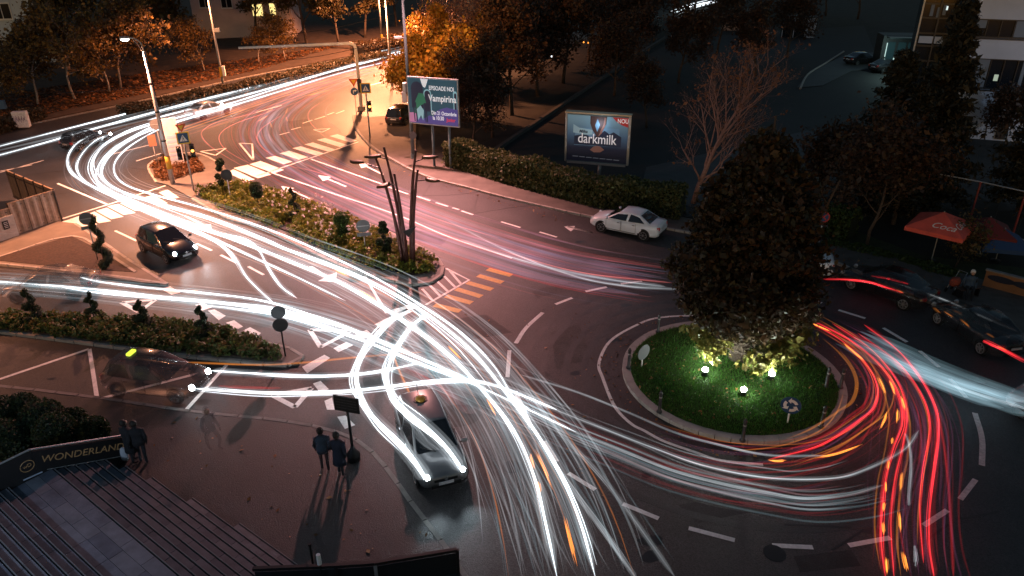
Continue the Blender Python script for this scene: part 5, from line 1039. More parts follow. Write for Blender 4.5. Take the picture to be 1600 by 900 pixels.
def tree(name, label, u, v, h, r, n, size, lm, bk=bark, seed=0, group=None, levels=3, sig=.35, cut=None, z0=0, lean=None, rz=0.0, **kw):
    rng = np.random.default_rng(seed+100); mb, tips = grow(h, r, rng, levels=levels, **kw)
    t = thing(name, label, 'tree', gp(u, v)+Vector((0,0,z0)), rz, group); mb.build('trunk', bk, t, True)
    if lean: t.rotation_euler = (lean[0], lean[1], rz)
    if n:
        if cut is not None: tips = tips[tips[:, 2] > cut]
        C = tips[rng.integers(0, len(tips), n)] + rng.normal(0, sig, (n, 3)); C[:, 2] = np.maximum(C[:, 2], .3); V, F = leaves_np(C, size, .3); mesh_np('crown', V, F, lm, t)
    return t
def again(t, u, v, s, label, rz, z0=0):
    c = copy_tree(t); c.location = gp(u, v)+Vector((0,0,z0)); c.scale = (s, s, s*random.uniform(.92,1.1)); c.rotation_euler = (0,0,rz); c['label'] = label; return c
# the big tree on the mound
darkleaf = leafmat('dark_copper_leaf', [(.018,.012,.006), (.035,.022,.009), (.075,.036,.013), (.045,.04,.014), (.025,.022,.009)])
rng = np.random.default_rng(5)
bt = thing('broad_tree', 'big dark broad-crowned tree on the roundabout mound, lit from below', 'tree', gp(1150,573)+Vector((0,0,.36)))
mbt = MB(); tips = []
for k in range(15):
    a = 2.4*k; out = (1.35 if k % 2 else .9)*random.uniform(.8,1.15); top = Vector((out*math.cos(a)*random.uniform(1.2,2.1), out*math.sin(a)*random.uniform(1.2,2.1), random.uniform(5.2,9.0) if k % 3 else random.uniform(3.4,5.5)))
    if k == 0: top = Vector((.1,.1,10.2))
    pts = spline([Vector((.12*math.cos(a),.12*math.sin(a),-.2)), Vector((.28*math.cos(a),.28*math.sin(a),1.0)), Vector((top.x*.55,top.y*.55,top.z*.5)), top], 14)
    mbt.tube(pts, [.16*(1-.85*i/13)+.012 for i in range(14)], 7)
    for j in range(11):
        i = random.randint(3,12); L = random.uniform(.8,1.7)*(1.15-.055*pts[i].z); b2_ = random.uniform(0,6.28); dv = Vector((math.cos(b2_)+.5*math.cos(a), math.sin(b2_)+.5*math.sin(a), random.uniform(-.1,.9))).normalized()
        tw = [pts[i]+dv*L*f_+Vector((0,0,.12*f_*f_))+Vector((random.gauss(0,.04),random.gauss(0,.04),0)) for f_ in (0,.35,.7,1)]; mbt.tube(tw, [.035,.026,.016,.006], 4, False); tips += [tuple(tw[1]),tuple(tw[2]),tuple(tw[3]),tuple(tw[3])]
        for _ in range(2):
            dv2 = Vector((random.gauss(0,1),random.gauss(0,1),random.gauss(.1,.6))).normalized(); e2 = tw[2]+dv2*L*.5; mbt.tube([tw[2], e2], [.014,.005], 3, False); tips += [tuple(tw[2].lerp(e2,.6)), tuple(e2)]
ZE, RE = [0.9,1.5,2.2,3.2,4.5,5.9,7.2,8.4,9.7], [.4,.9,1.9,2.75,2.75,2.35,1.8,1.15,.25]
limb_pts = [Vector(v) for v in tips]; clus = []
while len(clus) < 620:
    z_ = random.uniform(1.9, 9.6); re_ = float(np.interp(z_, ZE, RE)); r_ = re_*math.sqrt(random.uniform(.12, 1))
    if random.random() > re_/2.85: continue
    a = random.uniform(0, 6.283); w_ = 1+.13*math.sin(3*a+z_*.9)+.08*math.sin(5*a-z_*1.7); clus.append(Vector((r_*w_*math.cos(a), r_*w_*math.sin(a), z_)))
for q_ in clus:
    nr_ = min(limb_pts, key=lambda v: (v-q_).length_squared+max(0, v.z-q_.z)*2); mbt.tube([nr_, nr_.lerp(q_, .6)+Vector((0,0,.05)), q_], [.018,.011,.005], 3, False)
mbt.tube([(0,0,-.2),(0,0,.5),(.02,.02,1.2)], [.42,.33,.22], 10); mbt.build('trunk', bark, bt, True)
tips = np.array(tips); cl_ = np.array([tuple(v) for v in clus]); C = np.concatenate([tips[rng.integers(0, len(tips), 16000)] + rng.normal(0, .17, (16000, 3)), cl_[rng.integers(0, len(cl_), 34000)] + rng.normal(0, 1, (34000, 3))*np.array([.22,.22,.13])])
hz = C[:, 2]; rmax = np.interp(hz, ZE, [v*1.22+.2 for v in RE])
C = C[(np.hypot(C[:, 0], C[:, 1]) < rmax) & (hz > 1.6) & (hz < 9.9)]
V, F = leaves_np(C, .125, .2); mesh_np('crown', V, F, darkleaf, bt)
Lw = np.concatenate([np.array([[x,y,z]])+RNG.normal(0, s_, (n_l,3)) for x,y,z,s_,n_l in ((-1.4,-.7,1.0,.24,420),(-.9,-.4,1.3,.25,360),(.5,-1.2,.6,.25,480),(1.7,-.5,1.0,.32,560),(2.3,.2,1.3,.32,460),(1.0,-.9,.85,.25,320),(-1.6,-.1,1.5,.3,300))])
V, F = leaves_np(Lw, .14, .3); mesh_np('low_sprays', V, F, leafmat('low_spray_leaf', [(.14,.14,.03), (.2,.17,.04), (.08,.12,.02)]), bt)
# autumn trees behind the cartoon billboard
orange = leafmat('orange_leaf', [(.34,.14,.02), (.46,.24,.03), (.26,.16,.02), (.18,.08,.02), (.42,.30,.04)]); yel = leafmat('yellow_leaf', [(.20,.12,.03), (.30,.16,.03), (.09,.07,.025), (.12,.065,.03), (.05,.04,.03)]); dk = leafmat('dusky_leaf', [(.035,.022,.014), (.06,.035,.02), (.09,.04,.02), (.03,.028,.018)]); gr_ = leafmat('olive_leaf', [(.05,.05,.02), (.09,.075,.025), (.13,.08,.025), (.04,.035,.02)])
t1 = tree('autumn_tree', 'orange-leaved tree right behind the cartoon billboard, spreading over its top', 700, 205, 7.8, .22, 15000, .19, orange, seed=1, group='autumn trees behind the billboards', spread=.95, base=.2)
again(t1, 655, 175, .78, 'orange bush-like tree above the parked black car', 1.3); again(t1, 735, 180, .95, 'orange tree a little right of and behind the cartoon billboard', 2.7); again(t1, 690, 135, .95, 'orange tree at the bend of the upper road, behind the others', 4.0); again(t1, 755, 130, 1.0, 'taller orange-brown tree in the middle of the wood', 5.2)
t2 = tree('birch', 'pale-trunked drooping birch above the orange trees', 775, 128, 12.5, .2, 5000, .13, leafmat('birch_leaf', [(.16,.09,.06), (.22,.12,.09), (.1,.06,.05)]), bark_pale, seed=3, levels=3, spread=.7, up=-.3, sig=.5); again(t2, 730, 95, 1.0, 'second pale birch further back at the top', 2.0)
t3 = tree('dark_tree', 'dark leafless-looking tree in the unlit wood', 800, 180, 10.5, .2, 9000, .17, dk, seed=4, group='dark trees of the unlit wood', spread=.75)
for i, (u, v, s) in enumerate([(840,150,1.0),(770,215,.75),(880,130,1.1),(920,95,1.05),(820,105,1.1),(965,85,1.0),(1010,55,1.0),(740,235,.6),(870,75,1.1),(1050,35,1.0),(900,50,1.0),(800,60,1.1),(980,30,1.0),(1085,20,1.1),(1200,25,1.0),(1290,25,1.0),(1340,30,1.1)]):
    again(t3, u, v, s, ['dark tree beside the low concrete wall in the unlit wood','small dark tree right behind the teal billboard','dark tree of the wood nearest the low wall','dark tree half way along the low wall','dark tree deep in the middle of the wood','dark tree close to the far end of the low wall','dark tree past the far end of the low wall','low dark tree between teal billboard and hedge','dark tree towards the back of the wood','dark tree left of the far bright streaks by the hut','dark tree under the bright streaks at the top of the wood','dark tree behind the birches at the back','dark tree at the top edge right of the bright streaks','dark tree before the small hut','dark tree left of the glass cabin','dark tree right of the glass cabin','dark tree above the lit forecourt'][i], i*1.7)
for i, (u, v, s) in enumerate([(1010,200,.6),(960,150,.75),(1060,130,.8),(1180,120,.8),(1120,85,.9),(1230,90,.9),(1000,110,.9)]): again(t3, u, v, s, ['dark tree behind the bare tree, left of its crown','dark tree above the darkmilk box','dark tree above the crown of the bare tree','dark tree right of the bare tree','dark tree in the black grounds below the small hut','dark tree in the black grounds below the glass cabin','dark tree at the edge of the black car park'][i], i*2.3+.4)
# bare tree
tb = tree('bare_tree', 'leafless spreading tree behind the big tree, with thin reddish twigs', 1083, 318, 9.6, .19, 1500, .10, leafmat('last_leaf', [(.2,.08,.04), (.3,.12,.05)]), pm('reddish_bark', (.36,.19,.15), .9, 0, 6, .3), seed=8, levels=4, spread=.6, nb=(4,6), base=.10, up=.5, split=17, curve=.08, sig=.05, lean=(0,-.1))
# conifers on the right
need = leafmat('fir_needle', [(.016,.02,.013), (.03,.03,.016), (.045,.035,.017), (.012,.016,.012)])
def fir(label, u, v, h, rad, n, seed):
    rng = np.random.default_rng(seed); t = thing('fir_tree', label, 'tree', gp(u, v), 0, 'dark firs before the office block'); mb = MB().tube([(0,0,0),(0,0,h)], [.2,.02], 8); Cs = []
    for k in range(int(h*15)):
        f = rng.uniform(.06,1)**.9; z = h*f; L = rad*(1-f)**.85*rng.uniform(.65,1.15)+.12; a = rng.uniform(0,6.28); d = Vector((math.cos(a),math.sin(a),-.18)); e = Vector((0,0,z))+d*L; mb.tube([(0,0,z), e], [.03,.008], 3, False)
        m = int(n/(h*15)); ff = rng.uniform(.1,1.05,m); P = np.array([[0,0,z]])+np.array([tuple(d*L)])*ff[:,None]; P += rng.normal(0,1,(m,3))*np.array([.17,.17,.07])*(1+.3*L); P[:,2] += .12*ff; Cs.append(P)
    mb.build('trunk', bark, t); V, F = leaves_np(np.concatenate(Cs), .13, .2, 2.6); mesh_np('crown', V, F, need, t); return t
f1 = fir('tall dark fir hiding the left corner of the office block', 1432, 330, 12.5, 3.1, 22000, 3); f2_ = fir('broader dark fir in front of the glazed entrance', 1362, 330, 9.8, 3.0, 20000, 6)
again(f1, 1395, 350, .72, 'smaller fir between the two tall firs', 2.0); again(f1, 1590, 330, .8, 'dark fir cut off by the right frame edge', 4.0)
t = tree('leaning_tree', 'slim leaning tree with sparse dark leaves beside the grass verge', 1354, 386, 7.0, .11, 7000, .14, dk, seed=12, levels=3, lean=(0,.12))
tree('small_tree', 'small tree with orange berries behind the seated person', 1492, 418, 2.6, .05, 1500, .09, gr_, seed=13, levels=2); tree('small_tree', 'low dark tree in front of the office wall at the right edge', 1570, 235, 4.5, .08, 5000, .14, dk, seed=14)
tree('bare_sapling', 'thin leafless sapling against the white office wall', 1538, 218, 4.6, .05, 0, .1, dk, pm('sapling_bark', (.06,.05,.05), .9), seed=15, levels=2)
tree('dark_tree', 'dusky tree behind the no-stopping sign', 1318, 330, 5.0, .12, 6000, .15, dk, seed=17)
# trees along the upper left
ty = tree('autumn_tree', 'yellowing tree with a pale leaning trunk at the left of the leafy bank', 118, 157, 9.5, .13, 6000, .2, yel, bark_pale, seed=21, group='autumn trees on the leafy bank', spread=.95, base=.3, lean=(0,-.1)); 
for u, v, s, lab, r_ in ((190,141,.95,'yellow tree with a pale trunk right of the leftmost one',1.1),(172,146,.8,'thin yellow tree between the two pale trunks',3.0),(60,165,.9,'drooping orange-yellow tree nearest the blue-grey house',2.0),(320,112,.62,'bright orange shrubby tree just left of the lamp post with the meter box',4.1),(446,94,.62,'orange-yellow round tree below the end of the gantry arm',5.0),(405,100,.5,'low orange shrub beside the pink house',.5),(0,175,.55,'small orange tree at the left frame edge',.9)): again(ty, u, v, s, lab, r_, .1)
td = tree('dark_tree', 'tall dusky tree over the leafy bank', 240, 105, 13, .22, 12000, .24, gr_, seed=22, group='tall trees of the upper left', spread=.8)
for i, (u, v, s, lab) in enumerate([(130,115,1.05,'tall dusky tree with mauve twigs beside the blue-grey house'),(290,85,1.1,'dark evergreen-looking tree left of the pink house'),(400,62,1.0,'dark tree hanging over the lit yellow windows'),(480,75,1.0,'dark tree above the gantry arm'),(530,72,.9,'slender dark tree with a visible trunk above the gantry'),(570,60,.9,'olive tree lit orange behind the lit lamp post'),(510,30,1.1,'tall olive tree at the top edge, left of the orange glow'),(440,30,1.1,'dark tree at the top edge above the orange round tree'),(200,80,1.1,'dark tree behind the yellow trees'),(620,42,1.0,'orange-lit tree at the bend of the far road')]): again(td, u, v, s, lab, i*2.1)
# ------------------------------------------------------------------ light trails left hanging at lamp height
WH = (.86,.94,1.0); TE = (.45,.75,.85); RDc = (1.0,.035,.045); PK_ = (.95,.22,.20); ORc = (1.0,.30,.04); PU = (.45,.12,.28); VI = (.55,.60,.95)
core = glow('white_trail', WH, .8, True, .55); soft = glow('white_trail_soft', WH, .07, True, .6); faint = glow('white_trail_faint', WH, .035, True, .5); haze_w = glow('white_trail_haze', WH, .008, True, .5)
teal = glow('teal_trail', TE, .03, True, .5); teal2 = glow('teal_trail_bright', TE, .08, True, .5)
redc = glow('red_trail', RDc, .34, True, .5); reds = glow('red_trail_soft', RDc, .05, True, .5); redf = glow('red_trail_faint', RDc, .022, True, .5); pinkf = glow('pink_trail_faint', PK_, .022, True, .5); pinks = glow('pink_trail_soft', PK_, .13, True, .5); pur = glow('purple_trail', PU, .03, True, .5)
oran = glow('orange_trail', ORc, .5, True, .3); orans = glow('orange_trail_soft', ORc, .10, True, .5); blu = glow('pale_blue_trail', (.55,.85,1.0), .034, True, .5); vio = glow('violet_trail', VI, .02, True, .5)
def tubemesh(P, r, n=6, taper=(.06,.06)):
    K = len(P); rad = []
    for i in range(K):
        f = i/(K-1); rad.append(r*max(.08, min(1, f/taper[0] if taper[0] else 1, (1-f)/taper[1] if taper[1] else 1)))
    return MB().tube(P, rad, n)
def path(pts, z, n=None): return spline([gp(p[0], p[1], p[2] if len(p) > 2 else z) for p in pts], n or len(pts)*7)
def trail(label, pts, r=.05, mat=None, z=.66, halo=None, hr=3.0, group=None, taper=(.03,.03), strands=6):
    P = path(pts, z, len(pts)*9); mb = tubemesh(P, r*.5, 6, taper); K = len(P)
    for q in range(strands):
        a, off, ph = random.uniform(0,6.28), r*random.uniform(.5,1.9), random.uniform(0,6.28); i0 = int(random.uniform(0,.25)*K); i1 = int(random.uniform(.75,1)*K); Q = []
        for k in range(i0, i1):
            t = P[min(k+1,K-1)]-P[max(k-1,0)]; t.z = 0; t.normalize(); sd_ = Vector((-t.y,t.x,0)); w_ = off*(1+.35*math.sin(k*.21+ph)); Q.append(P[k]+sd_*math.cos(a)*w_+Vector((0,0,math.sin(a)*w_*.6)))
        if len(Q) > 4: tq = tubemesh(Q, r*random.uniform(.10,.28), 5, (.1,.1)); mb.add(tq.v, tq.f)
    o = mb.build('light_trail', mat or core, None, True); tag(o, label, 'light trail', group)
    for k, hm in enumerate(halo or []): tubemesh(P, r*(hr**(k+1))**.7, 8, taper).build('trail_glow', hm, o, True)
    return o
def bundle(label, pts, n, spread, mats, r=(.012,.035), z=(.45,.9), group=None, seg=(.0,1.0), rnd=.5, profile=None):
    """many thin trails side by side along one sweep of traffic: read as one mass"""
    base = path(pts, .66, 90); K = len(base); groups = {}
    for i in range(n):
        off = (random.gauss(0, .5) if profile is None else random.choice(profile)+random.gauss(0,.12))*spread; dr = random.gauss(0, .22)*spread; a = random.uniform(0, rnd) if random.random() < .6 else 0; b = 1-random.uniform(0, rnd) if random.random() < .6 else 1
        a, b = seg[0]+(seg[1]-seg[0])*a*.8, seg[0]+(seg[1]-seg[0])*(1-(1-b)*.8); i0, i1 = int(a*(K-1)), int(b*(K-1))
        if i1-i0 < 6: continue
        zz = random.uniform(*z); ph = random.uniform(0,6.28); P = []
        for k in range(i0, i1+1):
            t = base[min(k+1,K-1)]-base[max(k-1,0)]; t.z = 0; t.normalize(); s = Vector((-t.y, t.x, 0)); f = k/(K-1)
            q = base[k]+s*(off+dr*math.sin(f*3+ph)); q.z = zz; P.append(q)
        m = random.choices([q[0] for q in mats], [q[1] for q in mats])[0]; mb = groups.setdefault(m.name, (m, MB()))[1]
        tm_ = tubemesh(P[::2] if len(P) > 20 else P, random.uniform(*r), 5, (.12,.12)); mb.add(tm_.v, tm_.f)
    for m, mb in groups.values():
        o = mb.build('light_streaks', m, None, True, loc=None); tag(o, label, 'light streaks', group, 'stuff')
G1 = 'white headlight trails sweeping round the left bend'
# left bend: bright individual trails
BEND = [
 [(158,207),(138,213),(117,227),(106,246),(110,266),(128,282),(162,300),(230,331),(300,360),(344,382),(368,405),(385,432),(408,456),(428,474)],
 [(174,209),(150,219),(130,238),(120,258),(126,276),(150,294),(200,316),(260,340),(330,362),(380,373),(404,390),(420,420),(440,448),(464,466)],
 [(628,82),(540,104),(440,136),(345,166),(262,188),(205,205),(165,226),(146,250),(146,272),(166,294),(215,316),(290,346),(370,374),(440,402),(520,436),(580,468),(640,506),(700,552),(760,615),(805,675),(835,745),(853,820),(871,905)],
 [(634,90),(540,112),(440,142),(345,171),(270,192),(218,211),(180,234),(160,258),(162,280),(190,299),(250,318),(330,341),(410,372),(446,388),(520,415),(580,440),(640,473),(690,508),(740,552),(790,612),(838,678),(880,752),(908,820),(931,905)],
 [(420,148),(330,174),(262,196),(212,222),(184,246),(178,268),(195,288),(240,304),(300,320),(360,338),(440,366),(520,402),(590,436),(660,478),(720,520),(770,570),(802,620),(828,640)],
 [(330,168),(250,193),(196,220),(158,252),(152,284),(180,306),(240,332),(320,366),(400,404),(470,436),(540,470)],
]
BL = ['outer bright white trail curling off into the left approach','inner bright white trail curling off into the left approach','long white trail from the left bend to the bottom edge, left strand','long white trail from the left bend to the bottom edge, right strand','white trail hugging the kerb of the flower island and ending at the dashed ring','white trail cutting the left bend and fading in the middle of the junction']
for i, p in enumerate(BEND): trail(BL[i], p, (.06,.06,.078,.078,.045,.04)[i], core, .66, [soft, faint], 2.0, G1)
bundle('many fine white streaks round the left bend', BEND[2][:16], 26, 1.4, [(soft,5),(faint,5),(core,1),(orans,.6)], group=G1); bundle('many fine white streaks along the flower island', BEND[3][5:], 40, 1.5, [(soft,4),(faint,6),(teal,2),(orans,1.2),(core,.4)], group=G1)
bundle('fine white streaks along the middle of the junction', [(360,372),(440,400),(520,436),(600,478),(670,530),(730,590),(780,660),(815,740),(840,830),(855,905)], 34, 1.7, [(soft,3),(faint,6),(teal,4),(orans,1)], group=G1)
bundle('broad pale haze of headlight streaks through the centre', [(420,390),(520,432),(600,474),(680,530),(750,600),(800,670),(840,760),(880,905)], 16, 1.4, [(haze_w,3),(teal,1)], (.10,.22), (.4,.7), G1)
# upper road
bundle('white streaks of the traffic on the far lanes of the upper road', [(720,52),(620,80),(520,102),(420,132),(320,158),(220,184),(100,212),(-40,244)], 20, 1.7, [(soft,5),(faint,5),(core,.4)], (.02,.05), group='upper road trails')
for lab, p, rr, mt_ in (('white trail nearest the far kerb along the upper road', [(630,72),(540,93),(420,122),(300,152),(200,177),(90,205),(-30,236)], .05, core),('second white trail along the upper road', [(700,60),(630,79),(520,104),(400,135),(300,160),(180,192),(60,226),(-30,250)], .06, core),('broad white trail along the middle of the upper road', [(700,64),(600,90),(480,122),(370,152),(300,170),(230,188)], .07, core)): trail(lab, p, rr, mt_, .66, [soft, faint], 2.0, 'upper road trails')
bundle('white streaks seen through the wood on the far road', [(700,62),(760,46),(830,30)], 14, 1.6, [(soft,1),(core,1)], (.05,.12), group='upper road trails'); bundle('bright distant streaks at the top of the wood', [(880,5),(930,4),(985,3)], 10, 3, [(core,1),(soft,1)], (.06,.16), (.5,2.5), rnd=.1); bundle('bright distant streaks near the far hut', [(1056,24),(1080,14),(1118,4)], 7, 1.2, [(core,1),(soft,1)], (.05,.14), (.5,1.5), rnd=.2)
# red and pink sweep from the upper road round past the zebra
U0 = [(700,72),(620,97),(540,120),(470,148),(425,178),(415,205),(440,240),(510,282),(620,330),(740,374),(880,415),(1040,443)]
bundle('pink and red tail-light haze sweeping past the zebra crossing', U0, 90, 3.2, [(pinkf,5),(redf,3),(pur,3),(vio,3),(reds,.8)], (.02,.07), group='tail-light streaks of the centre road', rnd=.4)
bundle('broad pink haze on the centre road', [(430,232),(510,280),(620,328),(740,372),(880,414),(1040,442)], 26, 2.6, [(pinkf,3),(pur,2),(vio,2)], (.08,.2), group='tail-light streaks of the centre road', rnd=.5)
bundle('pale violet haze at the bend by the zebra crossing', [(470,150),(432,178),(418,206),(436,236),(480,268)], 18, 1.6, [(vio,3),(faint,1)], (.06,.16), rnd=.3)
bundle('orange and pink tail-light streaks on the near lanes of the upper road', [(720,66),(630,94),(540,117),(440,148),(340,182),(240,214)], 40, 2.4, [(pinks,2),(pinkf,4),(orans,1.5),(redf,2)], (.02,.06), group='tail-light streaks of the centre road')
RB = [([(480,150),(400,176),(342,190),(318,203),(316,214),(328,228),(352,244),(384,262)],'outermost red trail curling at the island'),([(470,158),(420,175),(370,192),(345,208),(346,226),(372,246),(430,272)],'second red trail curling at the island'),([(440,180),(410,200),(402,218),(420,238),(470,262)],'red trail in the middle of the curl'),([(500,160),(484,173),(482,186),(492,200),(508,214)],'thin red arc left of the arrow sign'),([(526,153),(511,168),(510,182),(520,196),(536,208)],'thin red arc right of it'),([(455,246),(520,276),(620,318),(700,348),(780,372)],'red trail crossing the zebra and following the centre road'),([(440,257),(500,270),(552,290),(620,318)],'short red trail beside the lane arrows'),([(760,385),(900,424),(1050,442)],'pinkish trail along the last part of the centre road')]
for p, lab in RB: trail(lab, p, .035, pinks, .75, [pinkf], 2.2, 'red trails at the zebra bend')
trail('clear white trail from the lane line to the roundabout entry', [(720,374),(800,402),(875,422),(950,436),(1040,448)], .06, soft, .66, [faint], 2.2); trail('second clear white trail into the roundabout behind the tree', [(700,345),(800,395),(900,432),(980,447),(1060,452)], .05, soft, .66, [faint], 2.0)
for k, p in enumerate([[(402,190),(420,180)],[(412,150),(446,141)],[(478,150),(520,139)],[(415,176),(428,170)],[(446,178),(450,168)],[(449,190),(447,182)],[(425,200),(421,190)],[(440,137),(482,126)]]): trail('short orange blink streak on the bend near the gantry', p, .05, orans, .8, [orans], 2, 'orange blink streaks near the gantry', (.3,.3))
# left road: white and teal
LR = [(-40,436),(0,440),(130,450),(280,466),(400,482),(480,500),(560,528),(640,562),(740,600),(830,642),(900,675),(975,705),(1050,735),(1125,755),(1200,770),(1262,779),(1330,772),(1380,758)]; LRA = LR[:11]; LRB = LR[9:]
trail('long white trail from the left approach across to the roundabout edge', LRA, .04, core, .66, [soft, faint], 2.0, 'trails from the left approach')
trail('pale trail continuing round the front of the roundabout', LRB, .035, soft, .66, [faint], 2.0, 'trails round the roundabout front')
trail('white trail starting beside the soil bed at the left corner', [(125,433),(155,440),(225,449),(300,456),(400,468),(480,490),(560,518),(650,556),(740,596)], .045, core, .66, [soft, faint], 2.0, 'trails from the left approach')
trail('thick white trail passing the hedge island spiral topiaries', [(98,449),(150,457),(220,463),(287,468),(350,473),(430,483),(530,510),(620,546),(730,592)], .06, core, .66, [soft, faint], 2.0, 'trails from the left approach'); trail('white trail with a bright start near the third spiral topiary', [(318,477),(360,482),(440,494),(560,530),(660,570),(760,606)], .045, core, .66, [soft], 2.0, 'trails from the left approach')
bundle('teal and white streaks of the left approach', LR[:11], 46, 1.4, [(teal,5),(teal2,3),(faint,3),(soft,2)], group='trails from the left approach'); bundle('broad teal haze of the left approach', LR[:10], 16, 1.1, [(teal,3),(haze_w,2)], (.08,.2), group='trails from the left approach')
bundle('white and grey streaks round the front of the roundabout', LR[8:], 24, .95, [(soft,.6),(faint,6),(teal,4),(redf,2)], group='trails round the roundabout front', rnd=.35)
trail('white trail nearer the kerb round the roundabout front', [(800,612),(880,645),(960,676),(1025,701),(1100,727),(1200,746),(1300,747),(1355,732),(1412,702),(1436,672)], .045, soft, .66, [faint], 2.2, 'trails round the roundabout front'); trail('thin white trail along the roundabout kerb', [(812,585),(900,612),(985,646),(1052,675),(1120,694),(1200,711),(1290,712)], .03, soft, .66, [faint], 2.0, 'trails round the roundabout front')
bundle('red and pink streaks round the front of the roundabout', [(985,688),(1050,710),(1125,728),(1200,731),(1270,722),(1330,700),(1365,665),(1380,620)], 20, 1.2, [(reds,3),(redf,4),(pur,3),(orans,1)], (.012,.03), group='tail-light streaks of the roundabout')
trail('pale grey straight trail running down to the bottom right of the junction', [(780,560),(830,620),(875,675),(950,757),(1055,902)], .05, faint, .66, [faint,haze_w], 1.8, 'exit trails'); trail('second pale trail running down to the bottom of the junction', [(840,690),(897,767),(945,833),(995,905)], .05, soft, .66, [faint], 2.0, 'exit trails'); trail('thin grey trail left of the exit streaks', [(808,790),(825,840),(848,905)], .03, faint, .66, None, 2, 'exit trails')
bundle('teal exit streaks between the white strands', [(650,500),(720,560),(780,640),(830,730),(870,820),(900,905)], 36, 2.0, [(teal,6),(faint,4),(teal2,1)], (.012,.04), group='exit trails')
for k, p in enumerate([[(829,709),(836,734)],[(836,702),(850,732),(863,765)],[(841,752),(844,770)],[(881,806),(892,845),(902,884)],[(760,622),(775,650)],[(700,540),(722,562)],[(560,452),(590,470)],[(520,420),(545,432)]]): trail('orange blink streak among the white exit trails', p, .032, oran, .8, [orans], 1.8, 'orange blink streaks of the exit', (.35,.35))
# trails of the two waiting taxis
trail('left headlight trail ending at the silver hatchback with dazzling lights', [(667,750,.78),(648,722,1.15),(620,688,1.35),(590,659,1.2),(569,633,.8),(557,604),(557,578),(570,545),(598,512),(640,484)], .11, core, .66, [soft,faint], 1.9, 'trails of the silver hatchback'); trail('right headlight trail ending at the silver hatchback with dazzling lights', [(724,736,.78),(700,702,1.2),(670,671,1.75),(640,646,1.8),(616,621,1.4),(606,595),(608,568),(622,540),(645,508),(668,490)], .11, core, .66, [soft,faint], 1.9, 'trails of the silver hatchback')
trail('upper headlight trail ending at the half-seen taxi', [(330,579),(400,584),(480,588),(555,585),(610,577),(660,566)], .065, core, .66, [soft,faint], 1.9, 'trails of the half-seen taxi'); trail('lower headlight trail ending at the half-seen taxi', [(302,607),(400,614),(470,616),(530,614),(600,606),(670,598),(740,597),(800,612),(870,640)], .065, core, .66, [soft,faint], 1.9, 'trails of the half-seen taxi')
trail('thin amber trail beside the hedge island', [(290,566),(400,570),(470,567),(560,558),(660,550)], .03, orans, .9, [orans], 1.8, 'trails of the half-seen taxi'); trail('dull red trail beside the half-seen taxi', [(340,603),(385,605),(440,606)], .06, reds, .7, None, 2, 'trails of the half-seen taxi'); trail('thin amber trail running to the roof lamp of the silver hatchback', [(612,548),(622,575),(634,602),(643,622)], .03, orans, 1.5, [orans], 1.7); trail('broad dull red glow over the road behind the silver hatchback', [(630,572),(680,600),(730,640)], .12, redf, .5, [redf], 1.8)
# right side: red and orange
G7 = 'red trails leaving at the bottom right'
RD = [([(1262,497),(1330,533),(1378,574),(1405,620),(1410,660),(1396,700),(1384,745),(1378,800),(1377,850),(1384,905)], .045, 'leftmost thick red trail from the tree to the bottom right'),([(1300,505),(1360,545),(1400,592),(1417,640),(1412,690),(1399,750),(1392,815),(1397,905)], .035, 'red trail just right of the leftmost thick one'),([(1350,507),(1402,547),(1440,594),(1463,640),(1466,680),(1460,728),(1453,787),(1452,850),(1460,905)], .05, 'thick red trail at the right of the bottom right bundle'),([(1340,520),(1400,565),(1438,615),(1452,665),(1441,737),(1437,800),(1443,880)], .03, 'thinner red trail left of the right thick one'),([(1395,550),(1440,590),(1468,660),(1482,760),(1490,905)], .022, 'thin purple-red trail outermost on the right')]
for p, r_, lab in RD: trail(lab, p, r_, redc if r_ > .025 else reds, .8, [redf,redf], 1.9, G7)
bundle('fine red and purple streaks leaving at the bottom right', [(1290,510),(1350,545),(1400,595),(1425,650),(1425,710),(1415,770),(1412,840),(1420,905)], 40, 1.3, [(reds,2),(redf,5),(pur,6),(orans,.8)], (.012,.04), group=G7)
trail('red trail curving round the inside of the roundabout', [(1262,502),(1312,530),(1350,565),(1370,602),(1366,635),(1342,658),(1310,680),(1270,700),(1200,718)], .04, redc, .8, [reds], 2, G7); bundle('fine red and orange arcs at the right of the roundabout', [(1262,500),(1312,530),(1350,565),(1370,602),(1366,638),(1340,662),(1290,695),(1220,722)], 24, .7, [(reds,3),(redf,3),(orans,2),(pur,2)], (.015,.04), group=G7)
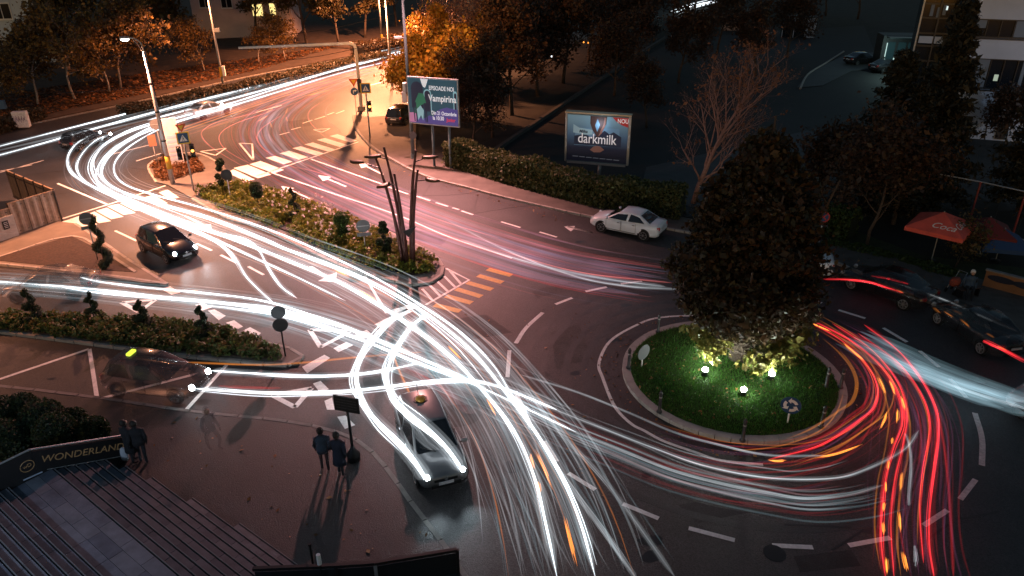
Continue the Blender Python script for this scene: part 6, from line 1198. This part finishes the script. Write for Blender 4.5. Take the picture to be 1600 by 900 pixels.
for p in ([(1316,535),(1335,551),(1352,565)],[(1372,588),(1379,602),(1384,617)],[(1389,593),(1394,604),(1399,618)],[(1408,618),(1411,630),(1414,642)],[(1386,642),(1382,656),(1374,671)],[(1402,638),(1402,650),(1401,662)],[(1274,716),(1310,708),(1348,694)],[(1200,719),(1215,720),(1229,719)],[(1264,503),(1300,519)],[(1395,683),(1393,694)],[(1389,718),(1387,735)],[(1384,752),(1384,770)],[(1381,784),(1380,800)],[(1380,815),(1381,836)],[(1409,738),(1406,768)],[(1406,800),(1407,832)],[(1411,862),(1417,893)],[(1384,870),(1386,898)]): trail('short orange blink streak in the red bundle at the right', p, .03, oran, .85, [orans], 1.8, 'orange blink streaks at the right', (.3,.3))
trail('short white zigzag streak among the red trails', [(1414,677),(1421,695),(1424,728),(1421,770),(1420,790)], .035, soft, .66, [faint], 2); trail('short faint white streak low among the red trails', [(1429,852),(1431,872),(1430,885)], .03, soft, .66)
bundle('broad pale blue headlight sweep at the right', [(1330,527),(1390,556),(1440,580),(1500,604),(1570,628),(1620,644)], 26, .8, [(blu,4),(teal,2)], (.06,.16), (.5,.8), rnd=.45); trail('thin blue-white trail ending at the car by the right edge', [(1440,584),(1512,611),(1580,632),(1640,652)], .04, soft, .66, [blu], 2)
for lab, p, r_ in (('red tail-light trail of the dark car behind the tree', [(1286,436),(1328,437),(1359,441),(1385,449),(1412,458)], .05),('upper red tail-light trail of the dark car', [(1361,431),(1390,436),(1421,444)], .04),('red tail-light trail running out at the right edge', [(1536,532),(1567,546),(1610,568)], .05)): trail(lab, p, r_, redc, .85, [reds], 2, 'red tail-light trails of the right lane')
for p in ([(1458,480),(1470,490)],[(1474,486),(1490,496)],[(1500,498),(1516,512)],[(1488,484),(1506,492)],[(1540,520),(1555,528)],[(1400,452),(1412,458)],[(1556,540),(1574,548)]): trail('small orange glint on the dark car in the right lane', p, .03, orans, .9, None, 2, 'orange glints on the dark car', (.3,.3))
trail('pale reflected streak along the right kerb', [(1390,440),(1430,452),(1480,470),(1530,492),(1590,518)], .05, faint, .3, [haze_w], 2)
# far points of light
for i, (u, v, c_) in enumerate([(818,37,WH),(806,40,WH),(945,66,WH),(939,60,ORc),(912,66,ORc),(919,67,ORc),(862,88,WH),(675,55,(.3,1,.2)),(831,10,WH),(781,66,RDc),(1182,73,ORc),(808,108,WH)]):
    p = gp(u, v, 1.5); o = MB().lathe([(.02,-.12),(.12,0),(.02,.12)], p, 8).build('far_light', glow('far_light_glow', c_, 2.5, False)); tag(o, 'tiny far light twinkling through the dark wood', 'light', 'far lights in the wood')
